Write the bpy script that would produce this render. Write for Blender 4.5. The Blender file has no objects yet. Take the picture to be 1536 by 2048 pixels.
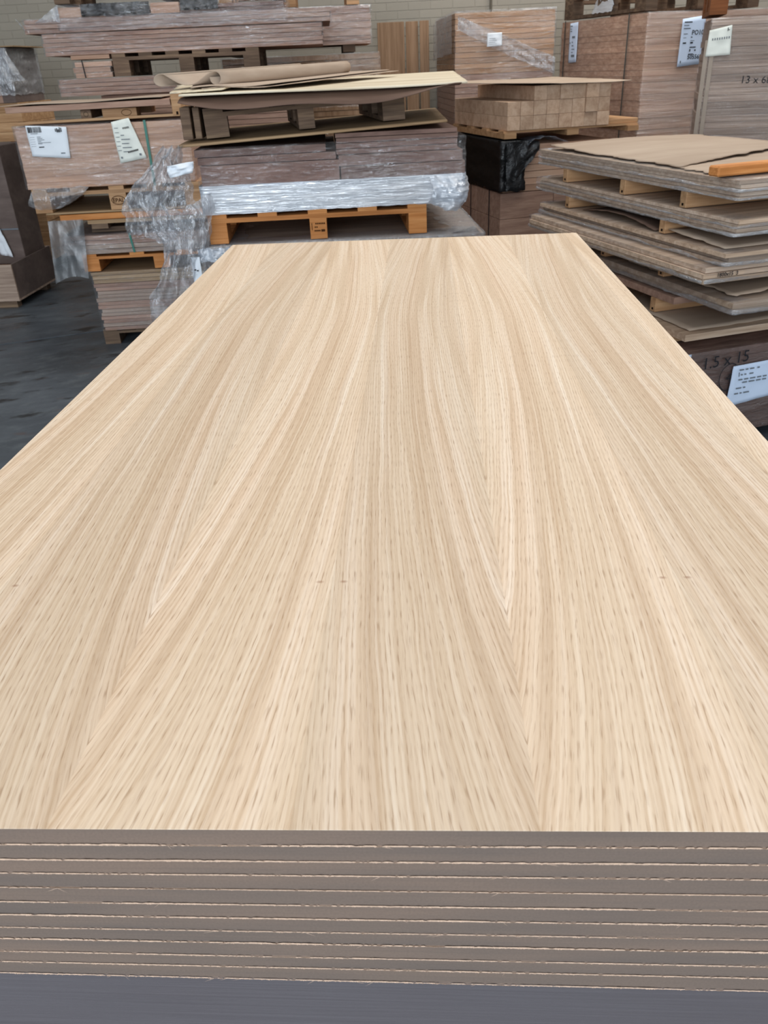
import bpy, bmesh, math, random
from mathutils import Vector, Matrix, noise

random.seed(7)
scene = bpy.context.scene
col = scene.collection
R = math.radians

# ------------------------------------------------------------------ camera
def add_camera():
    cam = bpy.data.cameras.new('camera')
    cam.sensor_fit = 'VERTICAL'
    cam.sensor_height = 36.0
    cam.sensor_width = 27.0
    cam.lens = 1616.33 / 2048.0 * 36.0
    cam.clip_start = 0.02
    o = bpy.data.objects.new('camera', cam)
    col.objects.link(o)
    p, r, y = 0.504873434, -0.0474729819, -0.0625148361
    fwd = Vector((math.sin(y) * math.cos(p), math.cos(y) * math.cos(p), -math.sin(p)))
    right = Vector((math.cos(y), -math.sin(y), 0))
    up = right.cross(fwd)
    r2 = math.cos(r) * right + math.sin(r) * up
    u2 = -math.sin(r) * right + math.cos(r) * up
    m = Matrix((r2, u2, -fwd)).transposed().to_4x4()
    m.translation = (0, 0, 1.547)
    o.matrix_world = m
    cam.dof.use_dof = True
    cam.dof.focus_distance = 1.3
    cam.dof.aperture_fstop = 14.0
    scene.camera = o
add_camera()

# ------------------------------------------------------------------ light
w = bpy.data.worlds.new('world'); scene.world = w; w.use_nodes = True
bg = w.node_tree.nodes['Background']
bg.inputs[0].default_value = (0.86, 0.93, 1.0, 1); bg.inputs[1].default_value = 0.30

def area(name, loc, rot, sx, sy, power, color):
    l = bpy.data.lights.new(name, 'AREA'); l.shape = 'RECTANGLE'; l.size = sx; l.size_y = sy
    l.energy = power; l.color = color
    o = bpy.data.objects.new(name, l); col.objects.link(o)
    o.location = loc; o.rotation_euler = rot
    return o
# unseen roof lights, the middle row added to brighten the stack fronts, and the open loading door behind the photographer
area('roof_light', (0.4, -0.4, 6.5), (0, 0, 0), 6.0, 2.2, 40, (1.0, 0.965, 0.92))
area('roof_light', (0.8, 3.2, 6.5), (0, 0, 0), 6.0, 2.2, 78, (1.0, 0.965, 0.92))
area('roof_light', (2.6, 6.8, 6.5), (0, 0, 0), 6.0, 2.2, 260, (1.0, 0.965, 0.92))
area('loading_door', (-1.0, -5.5, 2.5), (R(84), 0, 0), 7.0, 4.6, 560, (0.80, 0.90, 1.0))

vs = scene.view_settings
vs.view_transform = 'Standard'; vs.look = 'None'; vs.gamma = 1.0
vs.use_curve_mapping = False
vs.exposure = 0.35

# ------------------------------------------------------------------ materials
def lin(c):
    return tuple(((v / 255.0) / 12.92 if v / 255.0 <= 0.04045 else (((v / 255.0) + 0.055) / 1.055) ** 2.4) for v in c) + (1.0,)

class NT:
    """small node helper"""
    def __init__(s, name):
        s.m = bpy.data.materials.new(name); s.m.use_nodes = True
        s.t = s.m.node_tree; s.t.nodes.clear()
        s.out = s.t.nodes.new('ShaderNodeOutputMaterial')
    def n(s, kind, **kw):
        nd = s.t.nodes.new(kind)
        for k, v in kw.items(): setattr(nd, k, v)
        return nd
    def l(s, a, b): s.t.links.new(a, b)
    def setin(s, sock, v):
        if hasattr(v, 'is_output'): s.l(v, sock)
        else: sock.default_value = v
    def math(s, op, a, b=None, c=None):
        nd = s.n('ShaderNodeMath', operation=op)
        s.setin(nd.inputs[0], a)
        if b is not None: s.setin(nd.inputs[1], b)
        if c is not None: s.setin(nd.inputs[2], c)
        return nd.outputs[0]
    def comb(s, x, y, z):
        nd = s.n('ShaderNodeCombineXYZ')
        for i, v in enumerate((x, y, z)): s.setin(nd.inputs[i], v)
        return nd.outputs[0]
    def noise(s, vec, scale=1.0, detail=2.0, rough=0.5, dist=0.0):
        nd = s.n('ShaderNodeTexNoise'); s.l(vec, nd.inputs['Vector'])
        nd.inputs['Scale'].default_value = scale; nd.inputs['Detail'].default_value = detail
        nd.inputs['Roughness'].default_value = rough; nd.inputs['Distortion'].default_value = dist
        return nd.outputs['Fac']
    def ramp(s, fac, stops, interp='LINEAR'):
        nd = s.n('ShaderNodeValToRGB'); s.l(fac, nd.inputs[0]); cr = nd.color_ramp; cr.interpolation = interp
        while len(cr.elements) < len(stops): cr.elements.new(0.5)
        for e, (p, c) in zip(cr.elements, stops):
            e.position = p; e.color = c if len(c) == 4 else c + (1,)
        return nd.outputs[0]
    def mapr(s, v, a, b, c, d):
        nd = s.n('ShaderNodeMapRange'); s.setin(nd.inputs[0], v)
        for i, q in enumerate((a, b, c, d)): nd.inputs[i + 1].default_value = q
        return nd.outputs[0]
    def mix(s, fac, a, b, blend='MIX'):
        nd = s.n('ShaderNodeMix', data_type='RGBA', blend_type=blend)
        s.setin(nd.inputs[0], fac); s.setin(nd.inputs[6], a); s.setin(nd.inputs[7], b)
        return nd.outputs[2]
    def coord(s):
        return s.n('ShaderNodeTexCoord').outputs['Object']
    def scaled(s, vec, sc, off=None):
        nd = s.n('ShaderNodeMapping'); s.l(vec, nd.inputs[0]); nd.inputs['Scale'].default_value = sc
        if off is not None: s.l(off, nd.inputs['Location'])
        return nd.outputs[0]
    def rnd(s): return s.n('ShaderNodeObjectInfo').outputs['Random']
    def bump(s, h, strength=0.3, dist=0.002):
        nd = s.n('ShaderNodeBump'); s.l(h, nd.inputs['Height'])
        nd.inputs['Strength'].default_value = strength; nd.inputs['Distance'].default_value = dist
        return nd.outputs[0]
    def principled(s, base, rough=0.7, normal=None, spec=0.3, **kw):
        p = s.n('ShaderNodeBsdfPrincipled'); s.setin(p.inputs['Base Color'], base); s.setin(p.inputs['Roughness'], rough)
        p.inputs['Specular IOR Level'].default_value = spec
        if normal is not None: s.l(normal, p.inputs['Normal'])
        for k, v in kw.items(): s.setin(p.inputs[k], v)
        s.l(p.outputs[0], s.out.inputs[0]); return p

M = {}

def wood(name, dark, mid, light, scale=(2.5, 30, 60), vary=0.25, rough=0.65, knots=False, spec=0.25):
    """streaky wood: grain runs along local x; tone differs from piece to piece"""
    k = NT(name); co = k.coord(); rn = k.rnd()
    off = k.comb(k.math('MULTIPLY', rn, 37.0), k.math('MULTIPLY', rn, 91.0), k.math('MULTIPLY', rn, 53.0))
    v = k.scaled(co, scale, off)
    n1 = k.noise(v, 1.0, 4.0, 0.62, 0.3)
    n2 = k.noise(k.scaled(co, (scale[0] * 4, scale[1] * 5, scale[2] * 5), off), 1.0, 2.0, 0.6)
    f = k.math('ADD', k.math('MULTIPLY', n1, 0.75), k.math('MULTIPLY', n2, 0.25))
    c = k.ramp(f, [(0.30, lin(dark)), (0.5, lin(mid)), (0.70, lin(light))])
    if knots:
        vo = k.n('ShaderNodeTexVoronoi'); k.l(k.scaled(co, (4, 9, 9), off), vo.inputs['Vector']); vo.inputs['Scale'].default_value = 1.0
        kf = k.mapr(vo.outputs['Distance'], 0.05, 0.13, 0.75, 0.0)
        c = k.mix(kf, c, lin([x * 0.55 for x in dark]))
    tone = k.mapr(rn, 0, 1, 1 - vary, 1 + vary * 0.6)
    c = k.mix(1.0, c, k.comb(tone, tone, tone), 'MULTIPLY')
    k.principled(c, rough, k.bump(f, 0.25, 0.002), spec)
    M[name] = k.m

wood('oak_board', (154, 116, 93), (190, 152, 127), (214, 180, 154), (1.6, 14, 40), 0.16)
wood('mdf_edge_pink', (134, 104, 90), (164, 131, 113), (186, 154, 134), (3, 40, 30), 0.16, 0.75)
wood('mdf_brown', (96, 72, 62), (120, 93, 82), (138, 110, 98), (5, 30, 20), 0.16, 0.6)
wood('grey_board', (128, 107, 93), (162, 140, 124), (190, 168, 150), (2.0, 30, 60), 0.22, 0.7)
wood('tan_board', (150, 124, 102), (186, 160, 136), (212, 190, 168), (2.0, 30, 50), 0.34, 0.7)
wood('plank_c', (140, 101, 68), (174, 132, 96), (198, 158, 120), (1.6, 14, 40), 0.14)
wood('pine', (146, 108, 74), (178, 138, 100), (200, 163, 124), (2, 22, 30), 0.2, 0.65, True)
wood('pine_orange', (158, 96, 44), (190, 124, 68), (212, 150, 92), (2, 22, 30), 0.12, 0.65)
wood('pine_old', (74, 58, 46), (106, 86, 70), (140, 116, 92), (2, 22, 30), 0.3, 0.75)
wood('ply_light', (192, 174, 144), (218, 203, 176), (234, 224, 202), (1.2, 10, 40), 0.1, 0.6)
wood('ply_mid', (128, 102, 74), (158, 130, 98), (180, 152, 118), (1.2, 14, 40), 0.12, 0.65)
wood('beam_wood', (168, 134, 108), (196, 164, 137), (214, 184, 158), (14, 14, 14), 0.14, 0.7)
wood('plank_tan', (122, 92, 66), (150, 118, 90), (170, 138, 110), (40, 30, 1.2), 0.18, 0.65)
wood('cardboard', (160, 140, 121), (174, 154, 135), (186, 167, 148), (1.0, 3, 8), 0.1, 0.8)
wood('cardboard_dark', (84, 64, 54), (104, 82, 70), (122, 98, 84), (1.0, 3, 8), 0.1, 0.8)
wood('carton_grey', (88, 75, 70), (104, 90, 84), (120, 105, 98), (2, 4, 6), 0.1, 0.75)
wood('rust_wood', (84, 48, 24), (120, 70, 36), (142, 90, 52), (2, 18, 20), 0.2, 0.7)

def oak_veneer():
    k = NT('oak_veneer'); co = k.coord()
    sp = k.n('ShaderNodeSeparateXYZ'); k.l(co, sp.inputs[0]); x, y = sp.outputs[0], sp.outputs[1]
    u = k.math('PINGPONG', k.math('SUBTRACT', x, 0.2915), 0.205)
    un = k.math('DIVIDE', u, 0.205)
    far = k.math('MAXIMUM', k.math('SUBTRACT', y, 2.0), 0.0)
    near = k.math('MAXIMUM', k.math('SUBTRACT', 2.0, y), 0.0)
    hf = k.math('MULTIPLY', k.math('MULTIPLY', k.math('POWER', far, 1.6), 0.085), k.math('SUBTRACT', 1.0, k.math('MULTIPLY', un, 0.65)))
    hn = k.math('ADD', k.math('MULTIPLY', k.math('MULTIPLY', k.math('POWER', near, 2.0), 0.046), un),
                k.math('MULTIPLY', k.math('MULTIPLY', near, 0.028), k.math('SUBTRACT', 1.0, un)))
    wv = k.noise(k.comb(k.math('MULTIPLY', u, 9.0), k.math('MULTIPLY', y, 1.6), 0.0), 1.0, 2.0)
    wv2 = k.noise(k.comb(k.math('MULTIPLY', u, 40.0), k.math('MULTIPLY', y, 7.0), 4.0), 1.0, 2.0)
    g = k.math('SUBTRACT', k.math('SUBTRACT', u, hf), hn)
    g = k.math('ADD', g, k.math('MULTIPLY', k.math('SUBTRACT', wv, 0.5), 0.015))
    g = k.math('ADD', g, k.math('MULTIPLY', k.math('SUBTRACT', wv2, 0.5), 0.0045))
    def nn(fg, fy, z, det=2.0, rough=0.5):
        return k.noise(k.comb(k.math('MULTIPLY', g, fg), k.math('MULTIPLY', y, fy), z), 1.0, det, rough)
    broad = nn(16, 0.5, 1.0, 2.0)
    mid = nn(70, 0.9, 7.0, 2.0)
    streak = nn(190, 1.6, 3.0, 2.0)
    fine = nn(520, 3.5, 5.0, 1.0)
    # annual rings: a few millimetres apart, their spacing drifting
    ph = k.math('MULTIPLY', k.math('ADD', g, k.math('MULTIPLY', broad, 0.02)), 2 * math.pi / 0.0046)
    ph = k.math('ADD', ph, k.math('MULTIPLY', mid, 9.0))
    ring = k.math('POWER', k.math('ADD', k.math('MULTIPLY', k.math('SINE', ph), 0.5), 0.5), 2.2)
    # open pores: short dashes that gather in the rings
    pore = nn(1000, 38, 9.0, 1.0)
    pore = k.mapr(pore, 0.54, 0.68, 0.0, 1.0)
    pore = k.math('MULTIPLY', pore, k.math('ADD', k.math('MULTIPLY', ring, 0.7), 0.3))
    flake = k.mapr(k.noise(k.comb(k.math('MULTIPLY', g, 260), k.math('MULTIPLY', y, 55), 2.0), 1.0, 1.0), 0.60, 0.75, 0.0, 1.0)
    t = k.math('ADD', k.math('MULTIPLY', broad, 0.26), k.math('MULTIPLY', mid, 0.30))
    t = k.math('ADD', t, k.math('MULTIPLY', streak, 0.28))
    t = k.math('ADD', t, k.math('MULTIPLY', fine, 0.16))
    base = k.ramp(t, [(0.36, lin((205, 176, 145))), (0.44, lin((218, 193, 164))), (0.51, lin((228, 205, 178))), (0.63, lin((242, 225, 204)))])
    pink = k.mapr(nn(11, 0.35, 13.0), 0.48, 0.68, 0.0, 0.55)
    base = k.mix(pink, base, k.mix(1.0, base, (1.0, 0.935, 0.905, 1), 'MULTIPLY'))
    dk = k.mapr(nn(85, 0.5, 21.0, 2.0), 0.56, 0.72, 0.0, 0.42)
    base = k.mix(dk, base, lin((184, 152, 120)))
    base = k.mix(k.math('MULTIPLY', ring, 0.32), base, lin((190, 158, 126)))
    base = k.mix(k.math('MULTIPLY', pore, 0.62), base, lin((160, 126, 96)))
    base = k.mix(k.math('MULTIPLY', flake, 0.10), base, lin((240, 222, 198)))
    # the pair of pin knots mirrored about a joint
    for kx, ky in ((0.0145, 0.815),):
        d = k.math('SQRT', k.math('ADD', k.math('POWER', k.math('MULTIPLY', k.math('SUBTRACT', u, kx), 1.0), 2.0), k.math('POWER', k.math('MULTIPLY', k.math('SUBTRACT', y, ky), 1.6), 2.0)))
        base = k.mix(k.mapr(d, 0.001, 0.006, 0.6, 0.0), base, lin((150, 104, 76)))
    # neighbouring leaves are turned over, so every other one has its differing sheen painted into the colour
    par = k.math('MODULO', k.math('ADD', k.math('FLOOR', k.math('DIVIDE', k.math('SUBTRACT', x, 0.2915), 0.205)), 20.0), 2.0)
    lf = k.mapr(par, 0.0, 1.0, 0.945, 1.035)
    base = k.mix(1.0, base, k.comb(lf, lf, lf), 'MULTIPLY')
    h = k.math('SUBTRACT', k.math('MULTIPLY', fine, 0.3), pore)
    k.principled(base, 0.56, k.bump(h, 0.22, 0.0006), 0.28)
    M['oak_veneer'] = k.m
oak_veneer()

def mdf_core():
    k = NT('mdf_core'); co = k.coord(); rn = k.rnd()
    off = k.comb(k.math('MULTIPLY', rn, 37.0), 0.0, k.math('MULTIPLY', rn, 11.0))
    b = k.noise(k.scaled(co, (2.4, 1, 20), off), 1.0, 3.0)
    f = k.noise(k.scaled(co, (420, 420, 420), off), 1.0, 2.0)
    z = k.n('ShaderNodeSeparateXYZ'); k.l(co, z.inputs[0])
    lay = k.noise(k.scaled(co, (3, 3, 380), off), 1.0, 2.0)
    c = k.ramp(b, [(0.35, lin((101, 90, 83))), (0.52, lin((112, 97, 87))), (0.68, lin((120, 102, 90)))])
    c = k.mix(k.mapr(f, 0.35, 0.7, 0.0, 0.22), c, lin((86, 75, 68)))
    c = k.mix(k.mapr(lay, 0.5, 0.75, 0.0, 0.25), c, lin((92, 83, 78)))
    k.principled(c, 0.85, k.bump(f, 0.3, 0.0006), 0.15)
    M['mdf_core'] = k.m
mdf_core()

def plain(name, c, rough=0.6, spec=0.3, mottle=0.12, sc=20.0, metallic=0.0):
    k = NT(name); co = k.coord()
    n1 = k.noise(k.scaled(co, (sc, sc, sc)), 1.0, 3.0)
    a = lin([v * (1 - mottle) for v in c]); b = lin([min(255, v * (1 + mottle)) for v in c])
    k.principled(k.mix(n1, a, b), rough, k.bump(n1, 0.15, 0.003), spec, Metallic=metallic)
    M[name] = k.m
plain('veneer_fray', (184, 157, 136), 0.8, 0.1, 0.22, 300)
plain('veneer_edge', (140, 118, 102), 0.8, 0.1, 0.2, 200)
plain('paper', (226, 231, 236), 0.7, 0.2, 0.04, 8)
plain('paper_cream', (228, 230, 220), 0.6, 0.3, 0.05, 10)
plain('paper_blue', (206, 220, 240), 0.7, 0.2, 0.04, 8)
plain('ink', (38, 38, 42), 0.7, 0.2, 0.05)
plain('ink_grey', (112, 118, 124), 0.7, 0.2, 0.05)
plain('ink_brown', (70, 42, 20), 0.8, 0.1, 0.1)
plain('strap_green', (22, 104, 88), 0.4, 0.4, 0.06)
plain('strap_grey', (72, 78, 76), 0.4, 0.4, 0.06)
plain('strap_tan', (150, 134, 118), 0.5, 0.4, 0.08)
plain('pipe_paint', (96, 88, 76), 0.5, 0.3, 0.08)
plain('nail_hole', (30, 20, 14), 0.9, 0.1, 0.1)

def film(name, tint, fac_lo, fac_hi, stretch=(3, 3, 16), rough=0.16, gloss=0.55, bump=0.6, crest=0.22, alpha_tint=(0.97, 0.98, 1.0, 1)):
    """stretch film: see-through with wrinkles that catch the light"""
    k = NT(name); co = k.coord(); rn = k.rnd()
    off = k.comb(k.math('MULTIPLY', rn, 17.0), k.math('MULTIPLY', rn, 31.0), k.math('MULTIPLY', rn, 23.0))
    v = k.scaled(co, stretch, off)
    rd = k.n('ShaderNodeTexNoise', noise_type='RIDGED_MULTIFRACTAL'); k.l(v, rd.inputs['Vector'])
    rd.inputs['Scale'].default_value = 1.0; rd.inputs['Detail'].default_value = 4.0; rd.inputs['Roughness'].default_value = 0.55; rd.inputs['Distortion'].default_value = 0.7
    n1 = rd.outputs['Fac']
    n2 = k.noise(v, 3.2, 4.0, 0.6, 1.0)
    n3 = k.noise(k.scaled(co, (2.2, 2.2, 4.0), off), 1.0, 2.0)
    h = k.math('ADD', k.math('MULTIPLY', n1, 0.6), k.math('MULTIPLY', n2, 0.5))
    nb = k.bump(h, bump, 0.03)
    ridge = k.mapr(n1, 0.62, 1.0, 0.0, 1.0)
    fac = k.mapr(k.math('ADD', k.math('MULTIPLY', n3, 0.6), k.math('MULTIPLY', n2, 0.4)), 0.38, 0.62, fac_lo, fac_hi)
    fac = k.math('MINIMUM', k.math('ADD', fac, k.math('MULTIPLY', ridge, crest)), 1.0)
    tr = k.n('ShaderNodeBsdfTransparent'); tr.inputs[0].default_value = alpha_tint
    df = k.n('ShaderNodeBsdfDiffuse'); df.inputs[0].default_value = lin(tint); k.l(nb, df.inputs['Normal'])
    tl = k.n('ShaderNodeBsdfTranslucent'); tl.inputs[0].default_value = lin(tint)
    dm = k.n('ShaderNodeMixShader'); dm.inputs[0].default_value = 0.35; k.l(df.outputs[0], dm.inputs[1]); k.l(tl.outputs[0], dm.inputs[2])
    gl = k.n('ShaderNodeBsdfGlossy'); gl.inputs['Roughness'].default_value = rough; gl.inputs[0].default_value = (1, 1, 1, 1); k.l(nb, gl.inputs['Normal'])
    m1 = k.n('ShaderNodeMixShader'); m1.inputs[0].default_value = gloss; k.l(dm.outputs[0], m1.inputs[1]); k.l(gl.outputs[0], m1.inputs[2])
    m2 = k.n('ShaderNodeMixShader'); k.l(fac, m2.inputs[0]); k.l(tr.outputs[0], m2.inputs[1]); k.l(m1.outputs[0], m2.inputs[2])
    k.l(m2.outputs[0], k.out.inputs[0])
    M[name] = k.m
film('film_clear', (208, 211, 217), 0.02, 0.22, (5, 5, 22), 0.09, 0.74, 0.9, 0.48)
film('film_fold', (206, 208, 212), 0.10, 0.75, (9, 9, 30), 0.18, 0.35, 0.7, 0.25)
film('film_tight', (205, 208, 214), 0.03, 0.20, (2.2, 2.2, 60), 0.10, 0.72, 0.7, 0.30)
film('film_loose', (212, 216, 221), 0.24, 0.62, (18, 18, 5), 0.14, 0.45, 1.0, 0.35)
film('film_white', (232, 241, 252), 0.70, 0.96, (3, 3, 40), 0.25, 0.38, 0.5, 0.1)
film('film_hazy', (112, 117, 120), 0.46, 0.60, (5, 5, 2), 0.3, 0.12, 0.15, 0.05)
film('film_edge', (214, 212, 210), 0.02, 0.22, (3, 3, 60), 0.16, 0.42, 0.8, 0.34)
film('film_steel', (108, 102, 105), 0.86, 0.98, (1.0, 1.0, 90), 0.35, 0.12, 0.12, 0.0)
film('film_dark', (78, 72, 74), 0.12, 0.34, (4, 4, 18), 0.16, 0.5, 0.7, 0.2)
film('film_black', (15, 16, 19), 0.97, 1.0, (6, 6, 5), 0.35, 0.05, 0.7, 0.0)
film('film_blue', (120, 140, 162), 0.5, 0.85, (14, 14, 14), 0.2, 0.4, 0.9, 0.2)

def concrete():
    k = NT('concrete'); co = k.coord(); rn = k.rnd()
    a = k.noise(k.scaled(co, (0.9, 1.6, 1)), 1.0, 6.0, 0.62)
    b = k.noise(k.scaled(co, (6, 9, 1)), 1.0, 5.0, 0.65)
    c = k.ramp(a, [(0.32, lin((58, 63, 68))), (0.5, lin((77, 83, 89))), (0.68, lin((99, 105, 111)))])
    c = k.mix(k.mapr(b, 0.52, 0.72, 0.0, 0.4), c, lin((112, 116, 116)))
    s = k.noise(k.scaled(co, (2.2, 5.0, 1)), 1.3, 4.0, 0.6)
    c = k.mix(k.mapr(s, 0.57, 0.65, 0.0, 0.85), c, lin((26, 25, 25)))
    s2 = k.noise(k.scaled(co, (1.7, 3.0, 3)), 1.9, 3.0, 0.6)
    c = k.mix(k.mapr(s2, 0.64, 0.72, 0.0, 0.4), c, lin((92, 66, 56)))
    k.principled(c, k.mapr(b, 0.3, 0.7, 0.28, 0.6), k.bump(b, 0.2, 0.004), 0.45)
    M['concrete'] = k.m
concrete()

def brick_paint():
    k = NT('brick_paint'); co = k.coord(); rn = k.rnd()
    a = k.noise(k.scaled(co, (3, 3, 5)), 1.0, 4.0)
    c = k.mix(a, lin((148, 140, 126)), lin((166, 158, 144)))
    t = k.mapr(rn, 0, 1, 0.95, 1.04)
    c = k.mix(1.0, c, k.comb(t, t, t), 'MULTIPLY')
    k.principled(c, 0.6, k.bump(k.noise(k.scaled(co, (60, 60, 60)), 1.0, 3.0), 0.3, 0.004), 0.3)
    M['brick_paint'] = k.m
brick_paint()

# ------------------------------------------------------------------ mesh helpers
MESH = {}
def box_mesh(sx, sy, sz, mat, bev=0.0):
    """box from (0,0,0) to (sx,sy,sz), shared between alike pieces"""
    key = (round(sx, 4), round(sy, 4), round(sz, 4), mat, bev)
    if key in MESH: return MESH[key]
    me = bpy.data.meshes.new('piece')
    if bev > 0:
        bm = bmesh.new(); bmesh.ops.create_cube(bm, size=1.0)
        for v in bm.verts: v.co = Vector(((v.co.x + .5) * sx, (v.co.y + .5) * sy, (v.co.z + .5) * sz))
        bmesh.ops.bevel(bm, geom=bm.edges[:], offset=bev, segments=1, affect='EDGES')
        bm.to_mesh(me); bm.free()
    else:
        v = [(0, 0, 0), (sx, 0, 0), (sx, sy, 0), (0, sy, 0), (0, 0, sz), (sx, 0, sz), (sx, sy, sz), (0, sy, sz)]
        f = [(3, 2, 1, 0), (4, 5, 6, 7), (0, 1, 5, 4), (1, 2, 6, 5), (2, 3, 7, 6), (3, 0, 4, 7)]
        me.from_pydata(v, [], f)
    me.materials.append(M[mat]); MESH[key] = me
    return me

def link(name, me, parent=None, loc=(0, 0, 0), rot=(0, 0, 0)):
    o = bpy.data.objects.new(name, me); col.objects.link(o)
    o.parent = parent; o.location = loc; o.rotation_euler = rot
    return o
def box(name, x0, x1, y0, y1, z0, z1, mat, parent=None, rot=(0, 0, 0), bev=0.0):
    return link(name, box_mesh(x1 - x0, y1 - y0, z1 - z0, mat, bev), parent, (x0, y0, z0), rot)
def from_py(name, v, f, mat, parent=None, smooth=False, loc=(0, 0, 0), rot=(0, 0, 0)):
    me = bpy.data.meshes.new(name); me.from_pydata(v, [], f); me.update()
    me.materials.append(M[mat])
    if smooth:
        for p in me.polygons: p.use_smooth = True
    return link(name, me, parent, loc, rot)
def tag(o, label, cat, group=None, kind=None):
    o['label'] = label; o['category'] = cat
    if group: o['group'] = group
    if kind: o['kind'] = kind
    return o
def thing(name, label, cat, loc, deg=0.0, group=None):
    o = bpy.data.objects.new(name, None); o.empty_display_size = 0.1; col.objects.link(o)
    o.location = loc; o.rotation_euler = (0, 0, R(deg))
    return tag(o, label, cat, group)
class Frame:
    """a stack's own axes: x along its front, y to the back, z up"""
    def __init__(s, ox, oy, deg): s.ox, s.oy, s.deg = ox, oy, deg
    def w(s, x, y, z=0.0):
        a = R(s.deg); return Vector((s.ox + x * math.cos(a) - y * math.sin(a), s.oy + x * math.sin(a) + y * math.cos(a), z))
    def thing(s, name, label, cat, x, y, z, group=None, ddeg=0.0):
        return thing(name, label, cat, s.w(x, y, z), s.deg + ddeg, group)
def fb(x, y, z, o=3):
    return noise.fractal(Vector((x, y, z)), 1.0, 2.0, o, noise_basis='PERLIN_ORIGINAL')

def sheet(name, corners, zf, th, mat, parent=None, nu=24, nv=24, ragged=0.0, rag_sides='all', seed=0, loc=(0, 0, 0)):
    """thin sheet over a quad of (x,y) corners (front-left, front-right, back-right, back-left), height zf(u,v), with torn edges"""
    c = [Vector(p) for p in corners]; V = []; F = []
    for j in range(nv + 1):
        for i in range(nu + 1):
            u, v = i / nu, j / nv
            p = (c[0] * (1 - u) + c[1] * u) * (1 - v) + (c[3] * (1 - u) + c[2] * u) * v
            if ragged:
                d = ragged
                if j == 0 and rag_sides in ('all', 'f', 'fl'): p.y += d * (fb(u * 9 + seed, 1, 0, 5))
                if j == nv and rag_sides == 'all': p.y += d * fb(u * 9 + seed, 5, 0, 5)
                if i == 0 and rag_sides in ('all', 'l', 'fl'): p.x += d * fb(v * 9 + seed, 9, 0, 5)
                if i == nu and rag_sides == 'all': p.x += d * fb(v * 9 + seed, 13, 0, 5)
            V.append((p.x, p.y, zf(u, v)))
    n = len(V); V += [(x, y, z - th) for x, y, z in V]; W = nu + 1
    for j in range(nv):
        for i in range(nu):
            a = j * W + i; F.append((a, a + 1, a + W + 1, a + W)); F.append((n + a, n + a + W, n + a + W + 1, n + a + 1))
    for i in range(nu):
        a = i; F.append((a, n + a, n + a + 1, a + 1)); a = nv * W + i; F.append((a, a + 1, n + a + 1, n + a))
    for j in range(nv):
        a = j * W; F.append((a, a + W, n + a + W, n + a)); a = j * W + nu; F.append((a, n + a, n + a + W, a + W))
    return from_py(name, V, F, mat, parent, True if nu > 2 else False, loc)

def film_shell(parent, x0, x1, y0, y1, z0, z1, mat='film_clear', amp=0.006, top=0.05, ragged=0.012, name='stretch_film', step=0.025, freq=6.0, bottom_in=0.0):
    """wrinkled film wound round a pack: four sides, turned over the top edge"""
    g = 0.003 + amp
    P = []
    def side(a, b):
        L = math.hypot(b[0] - a[0], b[1] - a[1]); n = max(3, int(L / step))
        dx, dy = (b[0] - a[0]) / L, (b[1] - a[1]) / L
        for i in range(n):
            t = i / n; P.append((a[0] + (b[0] - a[0]) * t, a[1] + (b[1] - a[1]) * t, dy, -dx))
    A = (x0 - g, y0 - g); B = (x1 + g, y0 - g); Cc = (x1 + g, y1 + g); D = (x0 - g, y1 + g)
    side(A, B); side(B, Cc); side(Cc, D); side(D, A)
    nz = max(4, int((z1 - z0) / (step * 0.5))); nz = min(nz, 40)
    V = []; F = []; n = len(P); sd = random.random() * 50
    rows = nz + 1
    for j in range(rows):
        t = j / nz
        for (x, y, nx, ny) in P:
            z = z0 + (z1 - z0) * t
            w_ = fb(x * freq * .5 + sd, y * freq * .5, z * freq * 3.0) * amp
            w_ += fb(x * freq * 3 + z * 30, y * freq * 3, z * freq * 5 + sd, 2) * amp * .4
            if j == 0: z += ragged * abs(fb(x * 14, y * 14, sd, 4))
            V.append((x + nx * w_, y + ny * w_, z))
    if top > 0:
        cx, cy = (x0 + x1) / 2, (y0 + y1) / 2
        for (x, y, nx, ny) in P:
            V.append((x - nx * (top * 0.5), y - ny * (top * 0.5), z1 + 0.0006 + 0.0005 * fb(x * 20, y * 20, sd)))
        for (x, y, nx, ny) in P:
            tt = top * (1.0 + 0.3 * fb(x * 9, y * 9, sd + 3))
            V.append((x - nx * tt, y - ny * tt, z1 + 0.0006))
        rows += 2
    for j in range(rows - 1):
        for i in range(n):
            a = j * n + i; b = j * n + (i + 1) % n; F.append((a, b, b + n, a + n))
    return from_py(name, V, F, mat, parent, True)

def drape(name, parent, rowsfn, nu, nv, mat, fold=0.02, ff=9.0, seed=0.0):
    """loose film: rowsfn(u,v) gives the base surface, folds are added along its depth"""
    V = []; F = []; W = nu + 1
    for j in range(nv + 1):
        for i in range(nu + 1):
            u, v = i / nu, j / nv
            x, y, z = rowsfn(u, v)
            d = fold * (math.sin(u * ff * 2.1 + 2.5 * fb(u * 3, v * 2, seed) + seed) * .6 + fb(u * ff, v * ff * .45, seed, 4) * 1.2)
            V.append((x + 0.5 * fold * fb(u * 7, v * 7, seed + 9), y + d, z + 0.5 * fold * fb(u * 8, v * 3, seed + 4)))
    for j in range(nv):
        for i in range(nu):
            a = j * W + i; F.append((a, a + 1, a + W + 1, a + W))
    return from_py(name, V, F, mat, parent, True)

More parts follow.
